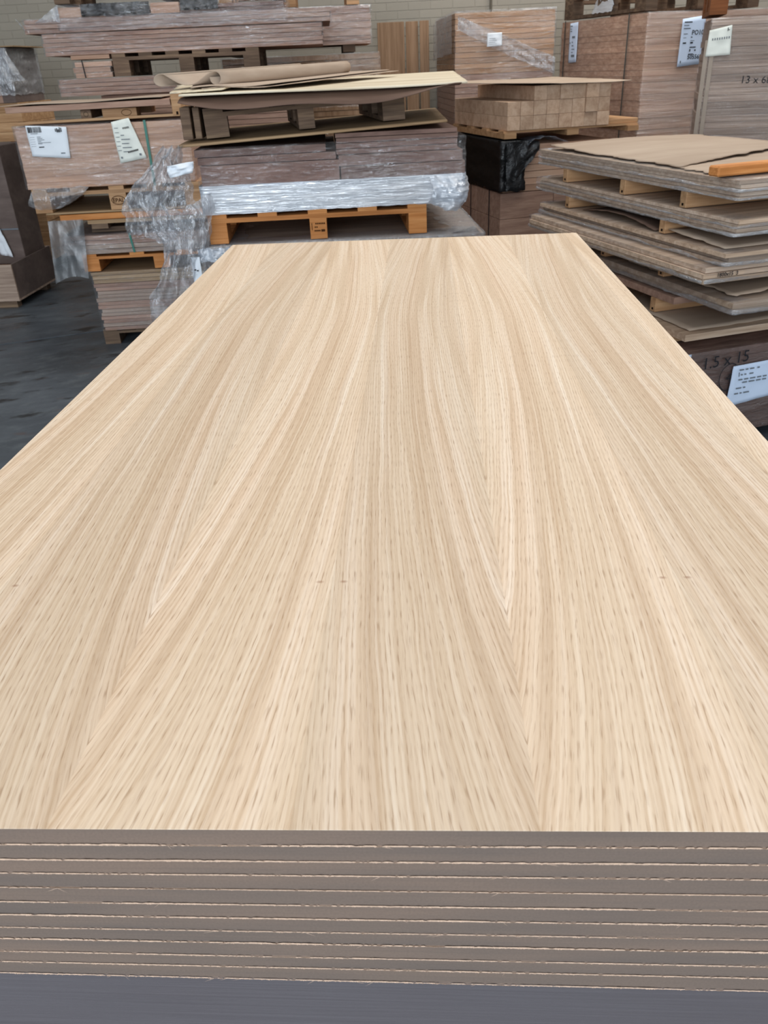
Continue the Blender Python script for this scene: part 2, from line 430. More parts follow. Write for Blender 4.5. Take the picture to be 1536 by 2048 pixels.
def text_mesh(body, size, mat, bold=False):
    cu = bpy.data.curves.new('lettering', 'FONT'); cu.body = body; cu.size = size; cu.align_x = 'LEFT'
    cu.resolution_u = 2
    if bold: cu.offset = size * 0.02
    o = bpy.data.objects.new('lettering', cu); col.objects.link(o)
    bpy.context.view_layer.update()
    me = bpy.data.meshes.new_from_object(o.evaluated_get(bpy.context.evaluated_depsgraph_get()))
    bpy.data.objects.remove(o); me.materials.clear(); me.materials.append(M[mat])
    return me
def lettering(body, size, parent, x, y, z, mat='ink', rz=0.0, tilt=0.0, bold=False, name='lettering'):
    """writing on an upright face that looks along -y"""
    return link(name, text_mesh(body, size, mat, bold), parent, (x, y, z), (R(90), R(-tilt), rz))
def bars(parent, rects, y, mat, name='print', rz=0.0):
    """flat printed marks: rects of (x0,z0,x1,z1)"""
    V = []; F = []
    for (a, b, c, d) in rects:
        n = len(V); V += [(a, y, b), (c, y, b), (c, y, d), (a, y, d)]; F.append((n, n + 1, n + 2, n + 3))
    o = from_py(name, V, F, mat, parent); o['kind'] = 'stuff'
    return o
def paper(parent, pts, y, mat='paper', name='paper_label', wave=0.0, th=0.0008, n=10):
    """paper label from four (x,z) corners: lower-left, lower-right, upper-right, upper-left"""
    c = [Vector((p[0], p[1])) for p in pts]; V = []; F = []; W = n + 1
    for s in (0, 1):
        for j in range(n + 1):
            for i in range(n + 1):
                u, v = i / n, j / n
                p = (c[0] * (1 - u) + c[1] * u) * (1 - v) + (c[3] * (1 - u) + c[2] * u) * v
                d = wave * (math.sin(u * 5 + v * 3) + fb(u * 3 + pts[0][0], v * 4, 1))
                V.append((p.x, y - abs(d) + s * th, p.y))
    m = W * W
    for j in range(n):
        for i in range(n):
            a = j * W + i; F.append((a, a + 1, a + W + 1, a + W)); F.append((m + a, m + a + W, m + a + W + 1, m + a + 1))
    for i in range(n):
        a = i; F.append((a, m + a, m + a + 1, a + 1)); a = n * W + i; F.append((a, a + 1, m + a + 1, m + a))
        a = i * W; F.append((a, a + W, m + a + W, m + a)); a = i * W + n; F.append((a, m + a, m + a + W, a + W))
    return from_py(name, V, F, mat, parent, True)
def strap(parent, x, y0, z0, z1, y1=None, mat='strap_green', wd=0.014, slant=0.0, top=True, name='strap'):
    """plastic band: up the front and over the top"""
    t = 0.0015
    V = []; F = []
    pts = [(y0 - t, z0, 0), (y0 - t, z1 + t, slant)]
    if top: pts.append((y1, z1 + t, slant))
    for (y, z, s) in pts:
        V += [(x + s - wd / 2, y, z), (x + s + wd / 2, y, z)]
    for (y, z, s) in pts:
        V += [(x + s - wd / 2, y + t * .9, z - (t * .9 if z > z0 else 0)), (x + s + wd / 2, y + t * .9, z - (t * .9 if z > z0 else 0))]
    n = len(pts) * 2
    for i in range(len(pts) - 1):
        a = 2 * i; F.append((a, a + 1, a + 3, a + 2)); F.append((n + a, n + a + 2, n + a + 3, n + a + 1))
        F.append((a, a + 2, n + a + 2, n + a)); F.append((a + 1, n + a + 1, n + a + 3, a + 3))
    return from_py(name, V, F, mat, parent)

def boards(parent, x0, x1, y0, y1, z0, ths, mat, jx=0.004, jy=0.004, gap=None, name='board', bev=0.0):
    """boards laid flat one on another, each a little out of line"""
    z = z0; out = []; g0 = gap
    for t in ths:
        gap = g0 if g0 is not None else min(0.0034, t * 0.12)
        dx = random.uniform(-jx, jx); dy = random.uniform(-jy, jy)
        m_ = mat if isinstance(mat, str) else random.choice(mat)
        out.append(box(name, x0 + dx, x1 + dx, y0 + dy, y1 + dy, z, z + t - gap, m_, parent, bev=bev))
        z += t
    return out, z

def pallet(fr, x0, y0, z0, W, D, label, mat='pine', group=None, H=0.144, blockw=0.10, midw=0.10, decks=5, ddeg=0.0, bottom=True, name='pallet'):
    """flat pallet: bottom boards, nine blocks, cross boards, deck boards"""
    t = fr.thing(name, label, 'pallet', x0, y0, z0, group, ddeg)
    b = 0.022 * H / 0.144; bh = H - 3 * b
    xs = [(0, blockw), (W / 2 - midw / 2, W / 2 + midw / 2), (W - blockw, W)]
    for xa, xb in xs: box('bottom_board', xa, xb, 0, D, 0, b, mat, t)
    bd = min(0.145, D * .2)
    for xa, xb in xs:
        for yy in (0.0, D / 2 - bd / 2, D - bd):
            o = box('block', xa, xb, yy, yy + bd, b, b + bh, mat, t)
    for yy in (0.0, D / 2 - 0.07, D - 0.14): box('cross_board', 0, W, yy, yy + 0.14, b + bh, 2 * b + bh, mat, t)
    dw = 0.09
    for i in range(decks):
        xx = (W - dw) * i / (decks - 1); box('deck_board', xx, xx + dw, 0, D, 2 * b + bh, H, mat, t)
    return t

# ------------------------------------------------------------------ setting
plain('joint_dirt', (24, 24, 24), 0.9, 0.1, 0.2)
fl = box('floor', -11, 13, -9, 12, -0.06, -0.012, 'joint_dirt'); fl['kind'] = 'structure'; fl['label'] = 'dark grey concrete warehouse floor with stains and a joint'
for (a0, a1, b0, b1) in ((-9.5, 3.0, 0.012, 8), (-9.5, 3.0, -11, -0.012), (3.02, 12, 0.012, 8), (3.02, 12, -11, -0.012)):
    a = R(24)
    o = link('concrete_slab', box_mesh(a1 - a0, b1 - b0, 0.012, 'concrete'), fl)
    ox = -2.24 + a0 * math.cos(a) - b0 * math.sin(a); oy = 5.5 + a0 * math.sin(a) + b0 * math.cos(a)
    o.location = (ox + 11, oy + 9, 0.048); o.rotation_euler = (0, 0, a)

WY = 9.7
wall = box('wall_back', -10, 11, WY, WY + 0.25, 0, 6.2, 'brick_paint'); wall['kind'] = 'structure'; wall['label'] = 'cream painted brick wall at the back of the hall'
bw, bh, mj = 0.225, 0.075, 0.006
bme = box_mesh(bw - mj, 0.003, bh - mj, 'brick_paint', 0.001)
VV = []; FF = []
for j in range(30):
    for i in range(-28, 30):
        x = i * bw + (bw / 2 if j % 2 else 0); z = j * bh + 0.3
        vis = (-0.75 < x < 1.45 and 1.80 < z < 2.4) or (-4.9 < x < -2.3 and 1.15 < z < 2.5)
        if vis: link('brick', bme, wall, (x + 10, -0.003, z))
        else:
            n = len(VV); a, b = x + 10, x + 10 + bw - mj; c, d = z, z + bh - mj; y0 = -0.003
            VV += [(a, 0, c), (b, 0, c), (b, 0, d), (a, 0, d), (a, y0, c), (b, y0, c), (b, y0, d), (a, y0, d)]
            FF += [(n + 4, n + 5, n + 6, n + 7), (n, n + 1, n + 5, n + 4), (n + 2, n + 3, n + 7, n + 6), (n + 1, n + 2, n + 6, n + 5), (n + 3, n, n + 4, n + 7)]
bs = from_py('brickwork', VV, FF, 'brick_paint', wall); bs['kind'] = 'stuff'
# pipe and trunking fixed to the wall
t = thing('wall_pipe', 'thin dark pipe running up the cream wall above the wrapped planks', 'pipe', (0.72, WY - 0.03, 1.2))
bm = bmesh.new(); bmesh.ops.create_cone(bm, cap_ends=True, segments=12, radius1=0.012, radius2=0.012, depth=2.4); me = bpy.data.meshes.new('tube'); bm.to_mesh(me); bm.free(); me.materials.append(M['pipe_paint'])
link('tube', me, t, (0, 0, 1.2)); box('pipe_clip', -0.02, 0.02, -0.016, 0.022, 0.95, 0.975, 'pipe_paint', t); box('pipe_clip', -0.02, 0.02, -0.016, 0.022, 0.3, 0.325, 'pipe_paint', t)

# ------------------------------------------------------------------ near stack of oak veneered boards
X0, X1, Y0, Y1 = -0.690, 0.5393, 0.4514, 3.0027
TH = 0.01997
seams = [X0, -0.5285, -0.3235, -0.1185, 0.0865, 0.2915, 0.4965, X1]
ordn = ['topmost', 'second', 'third', 'fourth', 'fifth', 'sixth', 'seventh', 'eighth', 'ninth', 'tenth', 'lowest']
def fray(parent, zc, y, seed):
    """splintered veneer fibres along the sawn front edge"""
    rr = random.Random(seed); V = []; F = []
    n = 1300; dens = rr.uniform(0.25, 0.8); thick = rr.uniform(0.0008, 0.0019)
    prev = None
    for i in range(n + 1):
        x = X0 + (X1 - X0) * i / n
        a = fb(x * 9 + seed * 3.1, seed, 0, 3); b = fb(x * 160, seed * 1.7, 3, 2); c = fb(x * 420 + 5, seed, 8, 1)
        up = thick * (0.55 + 0.5 * a + 0.45 * b); dn = thick * (0.6 + 0.4 * fb(x * 130, seed, 5, 2) + 0.8 * max(0, c - .15))
        if a * .6 + b * .5 + c * .35 < -0.35 * dens - 0.05: up = dn = 0.00008
        up = max(0.00008, up); dn = max(0.00008, dn)
        V += [(x, y - 0.0009 - 0.0006 * abs(b), zc + up), (x, y - 0.0013 - 0.0012 * abs(c), zc), (x, y - 0.0007, zc - dn)]
        if i:
            k = 3 * (i - 1); F += [(k + 1, k + 4, k + 3, k), (k + 2, k + 5, k + 4, k + 1)]
    for q in range(int(rr.uniform(4, 14))):      # single splinters
        x = rr.uniform(X0, X1); L = rr.uniform(0.003, 0.010); s = rr.choice((-1, 1)); k = len(V); dz = rr.uniform(-0.004, 0.003)
        V += [(x, y - 0.0015, zc - 0.0003), (x, y - 0.0015, zc + 0.0004), (x + s * L, y - 0.0035, zc + dz)]; F.append((k, k + 1, k + 2))
    return from_py('frayed_edge', V, F, 'veneer_fray', parent)
def skew(o, b):
    a = -0.0010 * b; p = Vector((X1, Y0, 0)); q = Matrix.Rotation(a, 3, 'Z') @ p
    o.rotation_euler = (0, 0, a); o.location.x += p.x - q.x; o.location.y += p.y - q.y
for b in range(11):
    z1 = 1.0 - b * TH; z0 = z1 - TH + 0.0003
    dy = 0.0 if b == 0 else random.uniform(-0.0012, 0.0012); dx = 0.0 if b == 0 else random.uniform(-0.002, 0.002)
    t = thing('veneered_board', '%s oak veneered board of the near stack, %s' % (ordn[b], 'its whole grain face in view' if b == 0 else 'seen by its brown sawn edge'), 'board', (0, 0, z0), 0, 'oak veneered boards in the near stack')
    skew(t, b)
    box('core', X0 + dx, X1 + dx, Y0 + dy, Y1 + dy, 0.0007, z1 - z0 - 0.0006, 'mdf_core', t)
    if b == 0:
        for i in range(7):
            lf = from_py('veneer_leaf', *[[(seams[i], Y0 - .0003, z1 - z0 - .0006), (seams[i + 1], Y0 - .0003, z1 - z0 - .0006), (seams[i + 1], Y1, z1 - z0 - .0006), (seams[i], Y1, z1 - z0 - .0006),
                 (seams[i], Y0 - .0003, z1 - z0), (seams[i + 1], Y0 - .0003, z1 - z0), (seams[i + 1], Y1, z1 - z0), (seams[i], Y1, z1 - z0)],
                 [(3, 2, 1, 0), (4, 5, 6, 7), (0, 1, 5, 4), (1, 2, 6, 5), (2, 3, 7, 6), (3, 0, 4, 7)]], 'oak_veneer', t)
            lf['label'] = 'book-matched oak veneer leaf'
    else:
        box('face_veneer', X0 + dx, X1 + dx, Y0 + dy, Y1 + dy, z1 - z0 - 0.0006, z1 - z0, 'veneer_edge', t)
    box('back_veneer', X0 + dx, X1 + dx, Y0 + dy, Y1 + dy, 0, 0.0007, 'veneer_edge', t)
    fray(t, 0.0004, Y0 + dy, b + 1)
ZB = 1.0 - 11 * TH
t = thing('wrapped_board_pack', 'pack of boards in steel-blue film under the near veneered stack', 'board pack', (0, 0, 0.144))
skew(t, 10)
boards(t, X0, X1, Y0 + 0.006, Y1, 0, [0.0396] * 16, 'mdf_brown', 0.001, 0.001)
film_shell(t, X0, X1, Y0 + 0.006, Y1, 0, ZB - 0.144 - 0.0004, 'film_steel', 0.0012, 0.0, 0.0, step=0.02, freq=3.0)
GR = Frame(0, 0, 0)
pallet(GR, X0 + 0.03, Y0 + 0.03, 0, 1.16, 2.4, 'pallet on the floor under the near film wrapped pack', 'pine', 'floor pallets')

# ------------------------------------------------------------------ left stack (pack with two paper labels)
L = Frame(-2.097, 5.135, 6)
pallet(L, -0.02, 0.03, 0, 0.95, 0.7, 'low dark pallet on the floor at the foot of the left stack', 'pine_old', 'floor pallets', H=0.10)
t = L.thing('wrapped_board_pack', 'wrapped pack of thin grey-brown boards at the foot of the left stack', 'board pack', 0, 0, 0.10)
boards(t, 0, 0.96, 0, 0.75, 0, [0.0232] * 13, ['grey_board', 'mdf_edge_pink'], 0.012, 0.004)
boards(t, -0.012, 0.95, 0, 0.75, 0.3025, [0.025, 0.025, 0.022], 'ply_mid', 0.008, 0.003)
film_shell(t, -0.006, 0.955, 0, 0.75, 0.0, 0.374, 'film_tight', 0.004, 0.06)
pallet(L, -0.045, 0.0, 0.48, 0.98, 0.72, 'orange pine pallet under the pack with a short green strap in the left stack', 'pine_orange', H=0.104, decks=4)
t = L.thing('wrapped_board_pack', 'film wrapped pack of four boards with a short green strap in the left stack', 'board pack', -0.137, 0, 0.585)
boards(t, 0, 1.06, 0, 0.75, 0, [0.028] * 4, ['grey_board', 'mdf_edge_pink'], 0.006, 0.003)
film_shell(t, 0, 1.06, 0, 0.75, 0.0, 0.116, 'film_clear', 0.006, 0.35, step=0.02)
strap(t, 0.425, -0.012, 0.0, 0.113, 0.4, 'strap_green', 0.012, -0.012)
t = L.thing('wood_bearer', 'short timber lath lying between packs low in the left stack', 'timber', 0.03, 0.02, 0.703)
box('lath', 0, 0.9, 0.05, 0.14, 0, 0.03, 'pine_old', t, bev=0.002); box('lath', 0, 0.9, 0.5, 0.59, 0, 0.03, 'pine_old', t, bev=0.002)
t = L.thing('pallet', 'thin dusty deck lying under the orange plank in the left stack', 'pallet', 0.034, 0.0, 0.734)
for i in range(6): box('deck_board', 0, 0.9, i * 0.12, i * 0.12 + 0.1, 0.03, 0.052, 'ply_mid', t)
for i in range(3): box('cross_board', 0.02 + i * 0.38, 0.12 + i * 0.38, 0, 0.7, 0, 0.03, 'pine_old', t)
t = L.thing('timber_plank', 'long orange-brown plank lying below the marked pallet block in the left stack', 'plank', -0.127, 0.0, 0.788)
box('plank', 0, 1.05, 0, 0.12, 0, 0.036, 'pine_orange', t, bev=0.003)
box('plank', 0.02, 1.05, 0.15, 0.27, 0, 0.036, 'pine_orange', t, bev=0.003)
box('plank', 0.01, 1.05, 0.50, 0.62, 0, 0.036, 'pine_orange', t, bev=0.003)
o = L.thing('plywood_sheet', 'pale plywood sheet with a splintered left end under the marked pallet', 'sheet', 0, 0, 0.826)
sheet('sheet', [(-0.2, -0.01), (0.93, 0.0), (0.93, 0.74), (-0.18, 0.74)], lambda u, v: 0.012 - 0.003 * u, 0.008, 'ply_mid', o, 30, 20, 0.035, 'l', 3)
pm = pallet(L, -0.26, 0.0, 0.841, 1.01, 0.74, 'pine pallet with a branded oval mark on its middle block', 'pine', H=0.135, blockw=0.10, midw=0.102, decks=5)
# branded oval and letters on the middle block
def oval(parent, cx, cz, rx, rz, wd, y, mat, name='brand_mark', n=28):
    V = []; F = []
    for i in range(n):
        a = 2 * math.pi * i / n
        V += [(cx + rx * math.cos(a), y, cz + rz * math.sin(a)), (cx + (rx - wd) * math.cos(a), y, cz + (rz - wd) * math.sin(a))]
    for i in range(n):
        a = 2 * i; b = 2 * ((i + 1) % n); F.append((a, b, b + 1, a + 1))
    return from_py(name, V, F, mat, parent)
blk = [c for c in pm.children if c.name.startswith('block') and abs(c.location.x - (0.505 - 0.051)) < 0.01 and abs(c.location.y) < 0.01][0]
oval(blk, 0.052, 0.032, 0.042, 0.026, 0.004, -0.0012, 'ink_brown')
lettering('EPAL', 0.032, blk, 0.018, -0.0012, 0.021, 'ink_brown', bold=True)
t = L.thing('wrapped_board_pack', 'wrapped oak boards with two white paper labels and a green strap', 'board pack', -0.274, 0, 0.978)
boards(t, 0, 1.0, 0, 0.78, 0, [0.0338] * 10, 'oak_board', 0.002, 0.002, 0.0006)
film_shell(t, 0, 1.0, 0, 0.78, 0.001, 0.345, 'film_clear', 0.006, 0.06, 0.03)
strap(t, 0.756, -0.014, -0.01, 0.344, 0.5, 'strap_green', 0.0145, 0.0)
pl = paper(t, [(0.075, 0.183), (0.292, 0.163), (0.305, 0.331), (0.072, 0.347)], -0.016, 'paper', wave=0.003)
rc = []; xx = 0.082
while xx < 0.158:
    wd = random.choice((0.0015, 0.003, 0.0045)); rc.append((xx, 0.308, min(xx + wd, .16), 0.338)); xx += wd + random.choice((0.0015, 0.003))
bars(pl, rc, -0.0225, 'ink', 'barcode')
bars(pl, [(0.095, 0.301, 0.135, 0.304), (0.126, 0.247, 0.150, 0.250), (0.126, 0.252, 0.2, 0.2545)] + [(0.126, 0.283 - i * 0.008, 0.126 + d, 0.286 - i * 0.008) for i, d in enumerate((0.022, 0.03, 0.04, 0.02))] + [(0.085, 0.283 - i * 0.012, 0.112, 0.2845 - i * 0.012) for i in range(5)] + [(0.245, 0.19, 0.27, 0.196)], -0.0225, 'ink_grey')
bars(pl, [(0.126, 0.228, 0.156, 0.233), (0.238, 0.308, 0.243, 0.324), (0.246, 0.304, 0.252, 0.326), (0.254, 0.304, 0.26, 0.32), (0.262, 0.304, 0.267, 0.33), (0.27, 0.306, 0.275, 0.328)], -0.0225, 'ink')
pl = paper(t, [(0.578, 0.122), (0.738, 0.145), (0.672, 0.362), (0.565, 0.344)], -0.018, 'paper_cream', wave=0.007)
bars(pl, [(0.61, 0.27 - i * 0.022, 0.61 + d, 0.2745 - i * 0.022) for i, d in enumerate((0.02, 0.05, 0.04, 0.052, 0.03))] + [(0.58, 0.31 - i * 0.024, 0.602, 0.313 - i * 0.024) for i in range(6)] + [(0.59, 0.148, 0.60, 0.158), (0.700, 0.16, 0.712, 0.172)], -0.0335, 'ink_grey')
bars(pl, [(0.628, 0.305, 0.632, 0.314), (0.635, 0.306, 0.640, 0.315), (0.643, 0.306, 0.648, 0.316), (0.651, 0.307, 0.656, 0.317), (0.659, 0.308, 0.664, 0.318)] + [(0.636 + i * 0.007, 0.176 + i * .0013, 0.641 + i * 0.007, 0.186 + i * .0013) for i in range(9)], -0.0335, 'ink')
# slack film hanging below the labelled pack
def flap(u, v):
    return (-0.29 + 0.34 * u + 0.05 * (1 - v), -0.02 - 0.03 * math.sin(v * 3.1), 0.985 - 0.125 * v * (0.55 + 0.45 * math.sin(3.0 * u + .5)))
o = drape('film_flap', None, flap, 26, 14, 'film_loose', 0.010, 7.0, 2.0)
o.location = L.w(0, 0, 0); o.rotation_euler = (0, 0, R(6)); tag(o, 'slack clear film drooping under the left end of the labelled pack', 'plastic film')
def hang(u, v):
    x = -0.19 + 0.21 * u; return (x - 0.035 * v, -0.045 - 0.012 * v + 0.03 * (u - .5) ** 2, 0.80 - (0.375 - 0.02 * u - 0.03 * math.sin(u * 3)) * v)
o = drape('film_sheet', None, hang, 16, 22, 'film_hazy', 0.006, 3.0, 5.0)
o.location = L.w(0, 0, 0); o.rotation_euler = (0, 0, R(6)); tag(o, 'hazy plastic sheet hanging down the corner of the left stack', 'plastic film')
t = L.thing('timber_lath', 'thin pine lath along the top of the labelled pack', 'timber', -0.25, 0.0, 1.3295)
box('lath', 0, 0.97, 0, 0.05, 0, 0.013, 'pine', t, (0, R(-0.4), 0))
t = L.thing('bearer', 'small dark timber block under the long tan slab, near its left end', 'timber', 0.11, 0.05, 1.344)
box('block', 0, 0.06, 0, 0.6, 0, 0.046, 'pine_old', t, bev=0.002); oval(t, 0.03, 0.022, 0.014, 0.014, 0.002, -0.001, 'nail_hole', 'drill_mark')
t = L.thing('bearer', 'wide pine block under the middle of the long tan slab', 'timber', 0.235, 0.05, 1.344)
box('block', 0, 0.2, 0, 0.12, 0, 0.046, 'pine', t, bev=0.002); oval(t, 0.14, 0.022, 0.03, 0.017, 0.003, -0.001, 'ink_brown', 'brand_mark')
box('block', 0, 0.2, 0.45, 0.6, 0, 0.046, 'pine', t, bev=0.002)
t = L.thing('bearer', 'upright pine bearer end with a nail hole beside the rolled cardboard', 'timber', 0.65, 0.0, 1.336)
box('block', 0, 0.055, 0, 0.6, 0, 0.118, 'pine', t, bev=0.003); box('nail_hole', 0.022, 0.034, -0.0015, 0.003, 0.008, 0.024, 'nail_hole', t)
t = L.thing('board_slab', 'long tan slab on bearers at the top of the left stack', 'board', -0.30, 0.0, 1.3905)
box('slab', 0, 0.945, 0, 0.64, 0, 0.032, 'mdf_edge_pink', t, (0, R(-0.3), 0), bev=0.002)
sheet('cover_sheet', [(-0.035, -0.01), (0.9, -0.005), (0.9, 0.62), (-0.02, 0.62)], lambda u, v: 0.0395 + 0.009 * u + 0.003 * math.sin(9 * u), 0.003, 'cardboard', t, 30, 6, 0.01, 'fl', 4)

# ------------------------------------------------------------------ rear left stack of long wrapped boards
Q = Frame(-2.560, 6.20, 6)
pallet(Q, 0.35, 0.05, 0, 1.4, 0.8, 'floor pallet under the rear left stack of long boards', 'pine_old', 'floor pallets')
t = Q.thing('wrapped_board_pack', 'tall pack of boards carrying the rear left stack', 'board pack', 0.33, 0.05, 0.144)
boards(t, 0, 1.45, 0, 0.8, 0, [0.0325] * 40, 'mdf_edge_pink', 0.003, 0.003)
t = Q.thing('wrapped_board_pack', 'wrapped pack of four long boards level with the rolled cardboard', 'board pack', 0.075, 0, 1.4445)
boards(t, 0, 1.83, 0, 0.85, 0, [0.0265] * 4, 'mdf_edge_pink', 0.008, 0.003)
film_shell(t, 0, 1.83, 0, 0.85, 0.0, 0.1065, 'film_clear', 0.005, 0.08, step=0.02)
pallet(Q, 0.46, 0.0, 1.553, 1.0, 0.8, 'weathered pallet with dark gaps carrying the rear left wrapped boards', 'pine_old', H=0.137, blockw=0.11, midw=0.10, decks=6)
t = Q.thing('wrapped_timber_block', 'small wrapped timber bundle with a black band beside the weathered rear pallet', 'timber', 0.19, 0.02, 1.553)
boards(t, 0, 0.25, 0, 0.3, 0, [0.033] * 3, 'oak_board', 0.01, 0.002); film_shell(t, 0, 0.25, 0, 0.3, 0, 0.1, 'film_clear', 0.004, 0.04, step=0.015)
strap(t, 0.068, -0.011, 0, 0.106, 0.3, 'ink', 0.007, -0.006)
box('topper', -0.01, 0.25, 0, 0.3, 0.112, 0.136, 'oak_board', t)
t = Q.thing('wrapped_board_pack', 'wrapped pack of five long boards on the weathered rear pallet', 'board pack', 0.022, 0, 1.691)
boards(t, 0, 1.88, 0, 0.85, 0, [0.0262] * 5, 'mdf_edge_pink', 0.006, 0.003)
film_shell(t, 0, 1.88, 0, 0.85, -0.0, 0.132, 'film_clear', 0.004, 0.08, step=0.02)
t = Q.thing('wrapped_board_pack', 'longest wrapped boards jutting out left, with crumpled black film on top', 'board pack', -0.073, -0.01, 1.8245)
boards(t, 0, 2.04, 0, 0.85, 0, [0.0277] * 3, 'mdf_edge_pink', 0.008, 0.003)
film_shell(t, 0, 2.04, 0, 0.85, -0.0, 0.085, 'film_clear', 0.005, 0.05, step=0.02)
def ears(u, v): return (-0.02 - 0.03 * v + 0.02 * u, -0.01 + 0.03 * u, 0.06 - 0.05 * u + 0.035 * v)
drape('film_tail', t, ears, 6, 8, 'film_loose', 0.006, 5.0, 8.0)
box('board', 0.235, 0.395, 0.01, 0.7, 0.0835, 0.142, 'oak_board', t)
boards(t, 0.535, 1.73, 0.02, 0.7, 0.0835, [0.024] * 2, 'mdf_brown', 0.004, 0.003)
box('packer_block', 0.845, 1.035, -0.002, 0.3, 0.0865, 0.147, 'oak_board', t, bev=0.002)
drape('black_film', t, lambda u, v: (0.39 + 0.45 * u, -0.008 - 0.012 * v, 0.157 - 0.072 * v), 30, 10, 'film_black', 0.008, 12.0, 3.0)
drape('black_film', t, lambda u, v: (1.045 + 0.25 * u, -0.008 - 0.012 * v, 0.157 - 0.06 * v), 20, 10, 'film_black', 0.008, 12.0, 6.0)
film_shell(t, 0.235, 1.735, -0.012, 0.73, 0.002, 0.157, 'film_clear', 0.008, 0.05, 0.04, 'loose_film', step=0.02, freq=9.0)
drape('film_tail', t, lambda u, v: (0.075 + 0.17 * u, -0.012, 0.06 + 0.10 * u * (1 - v)), 14, 10, 'film_loose', 0.008, 6.0, 11.0)
pallet(Q, 0.15, 0.0, 1.988, 1.5, 0.75, 'pallet crowning the rear left stack, cut by the top of the picture', 'pine_old', decks=6)

Qb = Frame(-1.62, 7.42, 6)
t = Qb.thing('wrapped_board_pack', 'light brown wrapped pack standing behind, left of the leaning planks', 'board pack', 0, 0.0, 0)
boards(t, 0.02, 1.29, 0, 0.8, 0, [0.041] * 40, 'plank_tan', 0.002, 0.002)
film_shell(t, 0.02, 1.29, 0, 0.8, 1.25, 1.645, 'film_clear', 0.008, 0.06, 0.03)
t = Qb.thing('bearer', 'dark bearer block between the two packs behind the rear left stack', 'timber', 1.0, 0.0, 1.651)
box('block', 0, 0.1, 0, 0.7, 0, 0.052, 'pine_old', t, bev=0.002)
t = Qb.thing('bearer', 'hidden far bearer block between the two packs behind the rear left stack', 'timber', 0.1, 0.0, 1.651)
box('block', 0, 0.1, 0, 0.7, 0, 0.052, 'pine_old', t, bev=0.002)
t = Qb.thing('wrapped_board_pack', 'brown boards in shiny film at the right end of the rear left stack', 'board pack', 0, -0.02, 1.704)
boards(t, -0.1, 1.23, 0, 0.8, 0, [0.033, 0.026, 0.053, 0.048, 0.053, 0.053], 'mdf_edge_pink', 0.004, 0.004)
film_shell(t, -0.1, 1.23, 0, 0.8, 0, 0.268, 'film_clear', 0.006, 0.08)
pallet(Qb, 0.05, 0.0, 1.977, 1.1, 0.75, 'pallet on the shiny brown pack, at the top edge of the picture', 'pine', decks=5)

# ------------------------------------------------------------------ middle stack
Mf = Frame(-1.010, 3.941, 6)
pallet(Mf, 0.1, 0.05, 0, 1.15, 1.0, 'floor pallet under the middle stack', 'pine_old', 'floor pallets')
t = Mf.thing('wrapped_board_pack', 'film wrapped pack at the foot of the middle stack behind the oak face', 'board pack', -0.03, -0.03, 0.144)
boards(t, 0, 1.33, 0, 1.15, 0, [0.0428] * 16, 'grey_board', 0.004, 0.004)
film_shell(t, 0, 1.33, 0, 1.15, 0.0, 0.686, 'film_loose', 0.006, 0.18, step=0.025)
pp = paper(t, [(-0.055, 0.50), (-0.012, 0.52), (-0.012, 0.66), (-0.052, 0.66)], -0.09, 'paper', wave=0.004)
bars(pp, [(-0.045, 0.60, -0.035, 0.606), (-0.033, 0.596, -0.024, 0.602)], -0.0985, 'ink')
pm = pallet(Mf, 0.0, 0.0, 0.834, 1.032, 0.95, 'orange pine pallet under the white wrapped boards', 'pine_orange', H=0.134, blockw=0.086, midw=0.08, decks=5)
blk = [c for c in pm.children if c.name.startswith('block') and abs(c.location.x - 0.476) < 0.01 and abs(c.location.y) < 0.01][0]
bars(blk, [(0.026 + i * 0.008, 0.045, 0.032 + i * 0.008, 0.052) for i in range(6)] + [(0.022, 0.03, 0.028, 0.036), (0.03, 0.03, 0.036, 0.036)] + [(0.02 + i * 0.0075, 0.013, 0.026 + i * 0.0075, 0.02) for i in range(4)] + [(0.052, 0.011, 0.07, 0.022), (0.008, 0.02, 0.011, 0.052)], -0.001, 'ink_brown', 'stamp')
t = Mf.thing('wrapped_board_pack', 'brown boards in two columns over a white film base on the orange pallet', 'board pack', 0, 0, 0.968)
boards(t, 0.0, 1.20, 0.005, 1.0, 0, [0.0285] * 4, 'grey_board', 0.003, 0.002)
boards(t, 0.0, 0.632, 0.0, 0.98, 0.1145, [0.098], 'mdf_brown', 0.002, 0.002)
boards(t, -0.01, 0.618, 0.005, 0.98, 0.2125, [0.033], 'mdf_brown', 0.002, 0.002)
boards(t, -0.02, 0.575, 0.012, 0.98, 0.2455, [0.034], 'mdf_brown', 0.002, 0.002)
boards(t, 0.640, 1.215, 0.0, 0.98, 0.1145, [0.066], 'mdf_brown', 0.002, 0.002)
boards(t, 0.634, 1.205, 0.003, 0.98, 0.1805, [0.048], 'mdf_brown', 0.002, 0.002)
boards(t, 0.624, 1.180, 0.010, 0.98, 0.2285, [0.024, 0.024, 0.022, 0.02], 'mdf_brown', 0.002, 0.002)
film_shell(t, -0.01, 1.21, -0.002, 1.0, 0.112, 0.284, 'film_clear', 0.004, 0.03, 0.0, 'clear_film')
film_shell(t, -0.004, 1.206, 0, 1.0, -0.002, 0.125, 'film_white', 0.008, 0.0, 0.006, 'white_film', step=0.02)
def bulge(u, v):
    a = u * 1.9 - 0.5
    return (1.10 + 0.13 * math.sin(min(a, 1.45)) + 0.02 * math.sin(v * 3.1), -0.035 - 0.03 * math.sin(v * 3.1) + 0.2 * max(0, a - 0.6), 0.125 - (0.115 + 0.045 * math.sin(u * 3)) * v)
drape('white_film', t, bulge, 22, 20, 'film_white', 0.016, 8.0, 4.0)
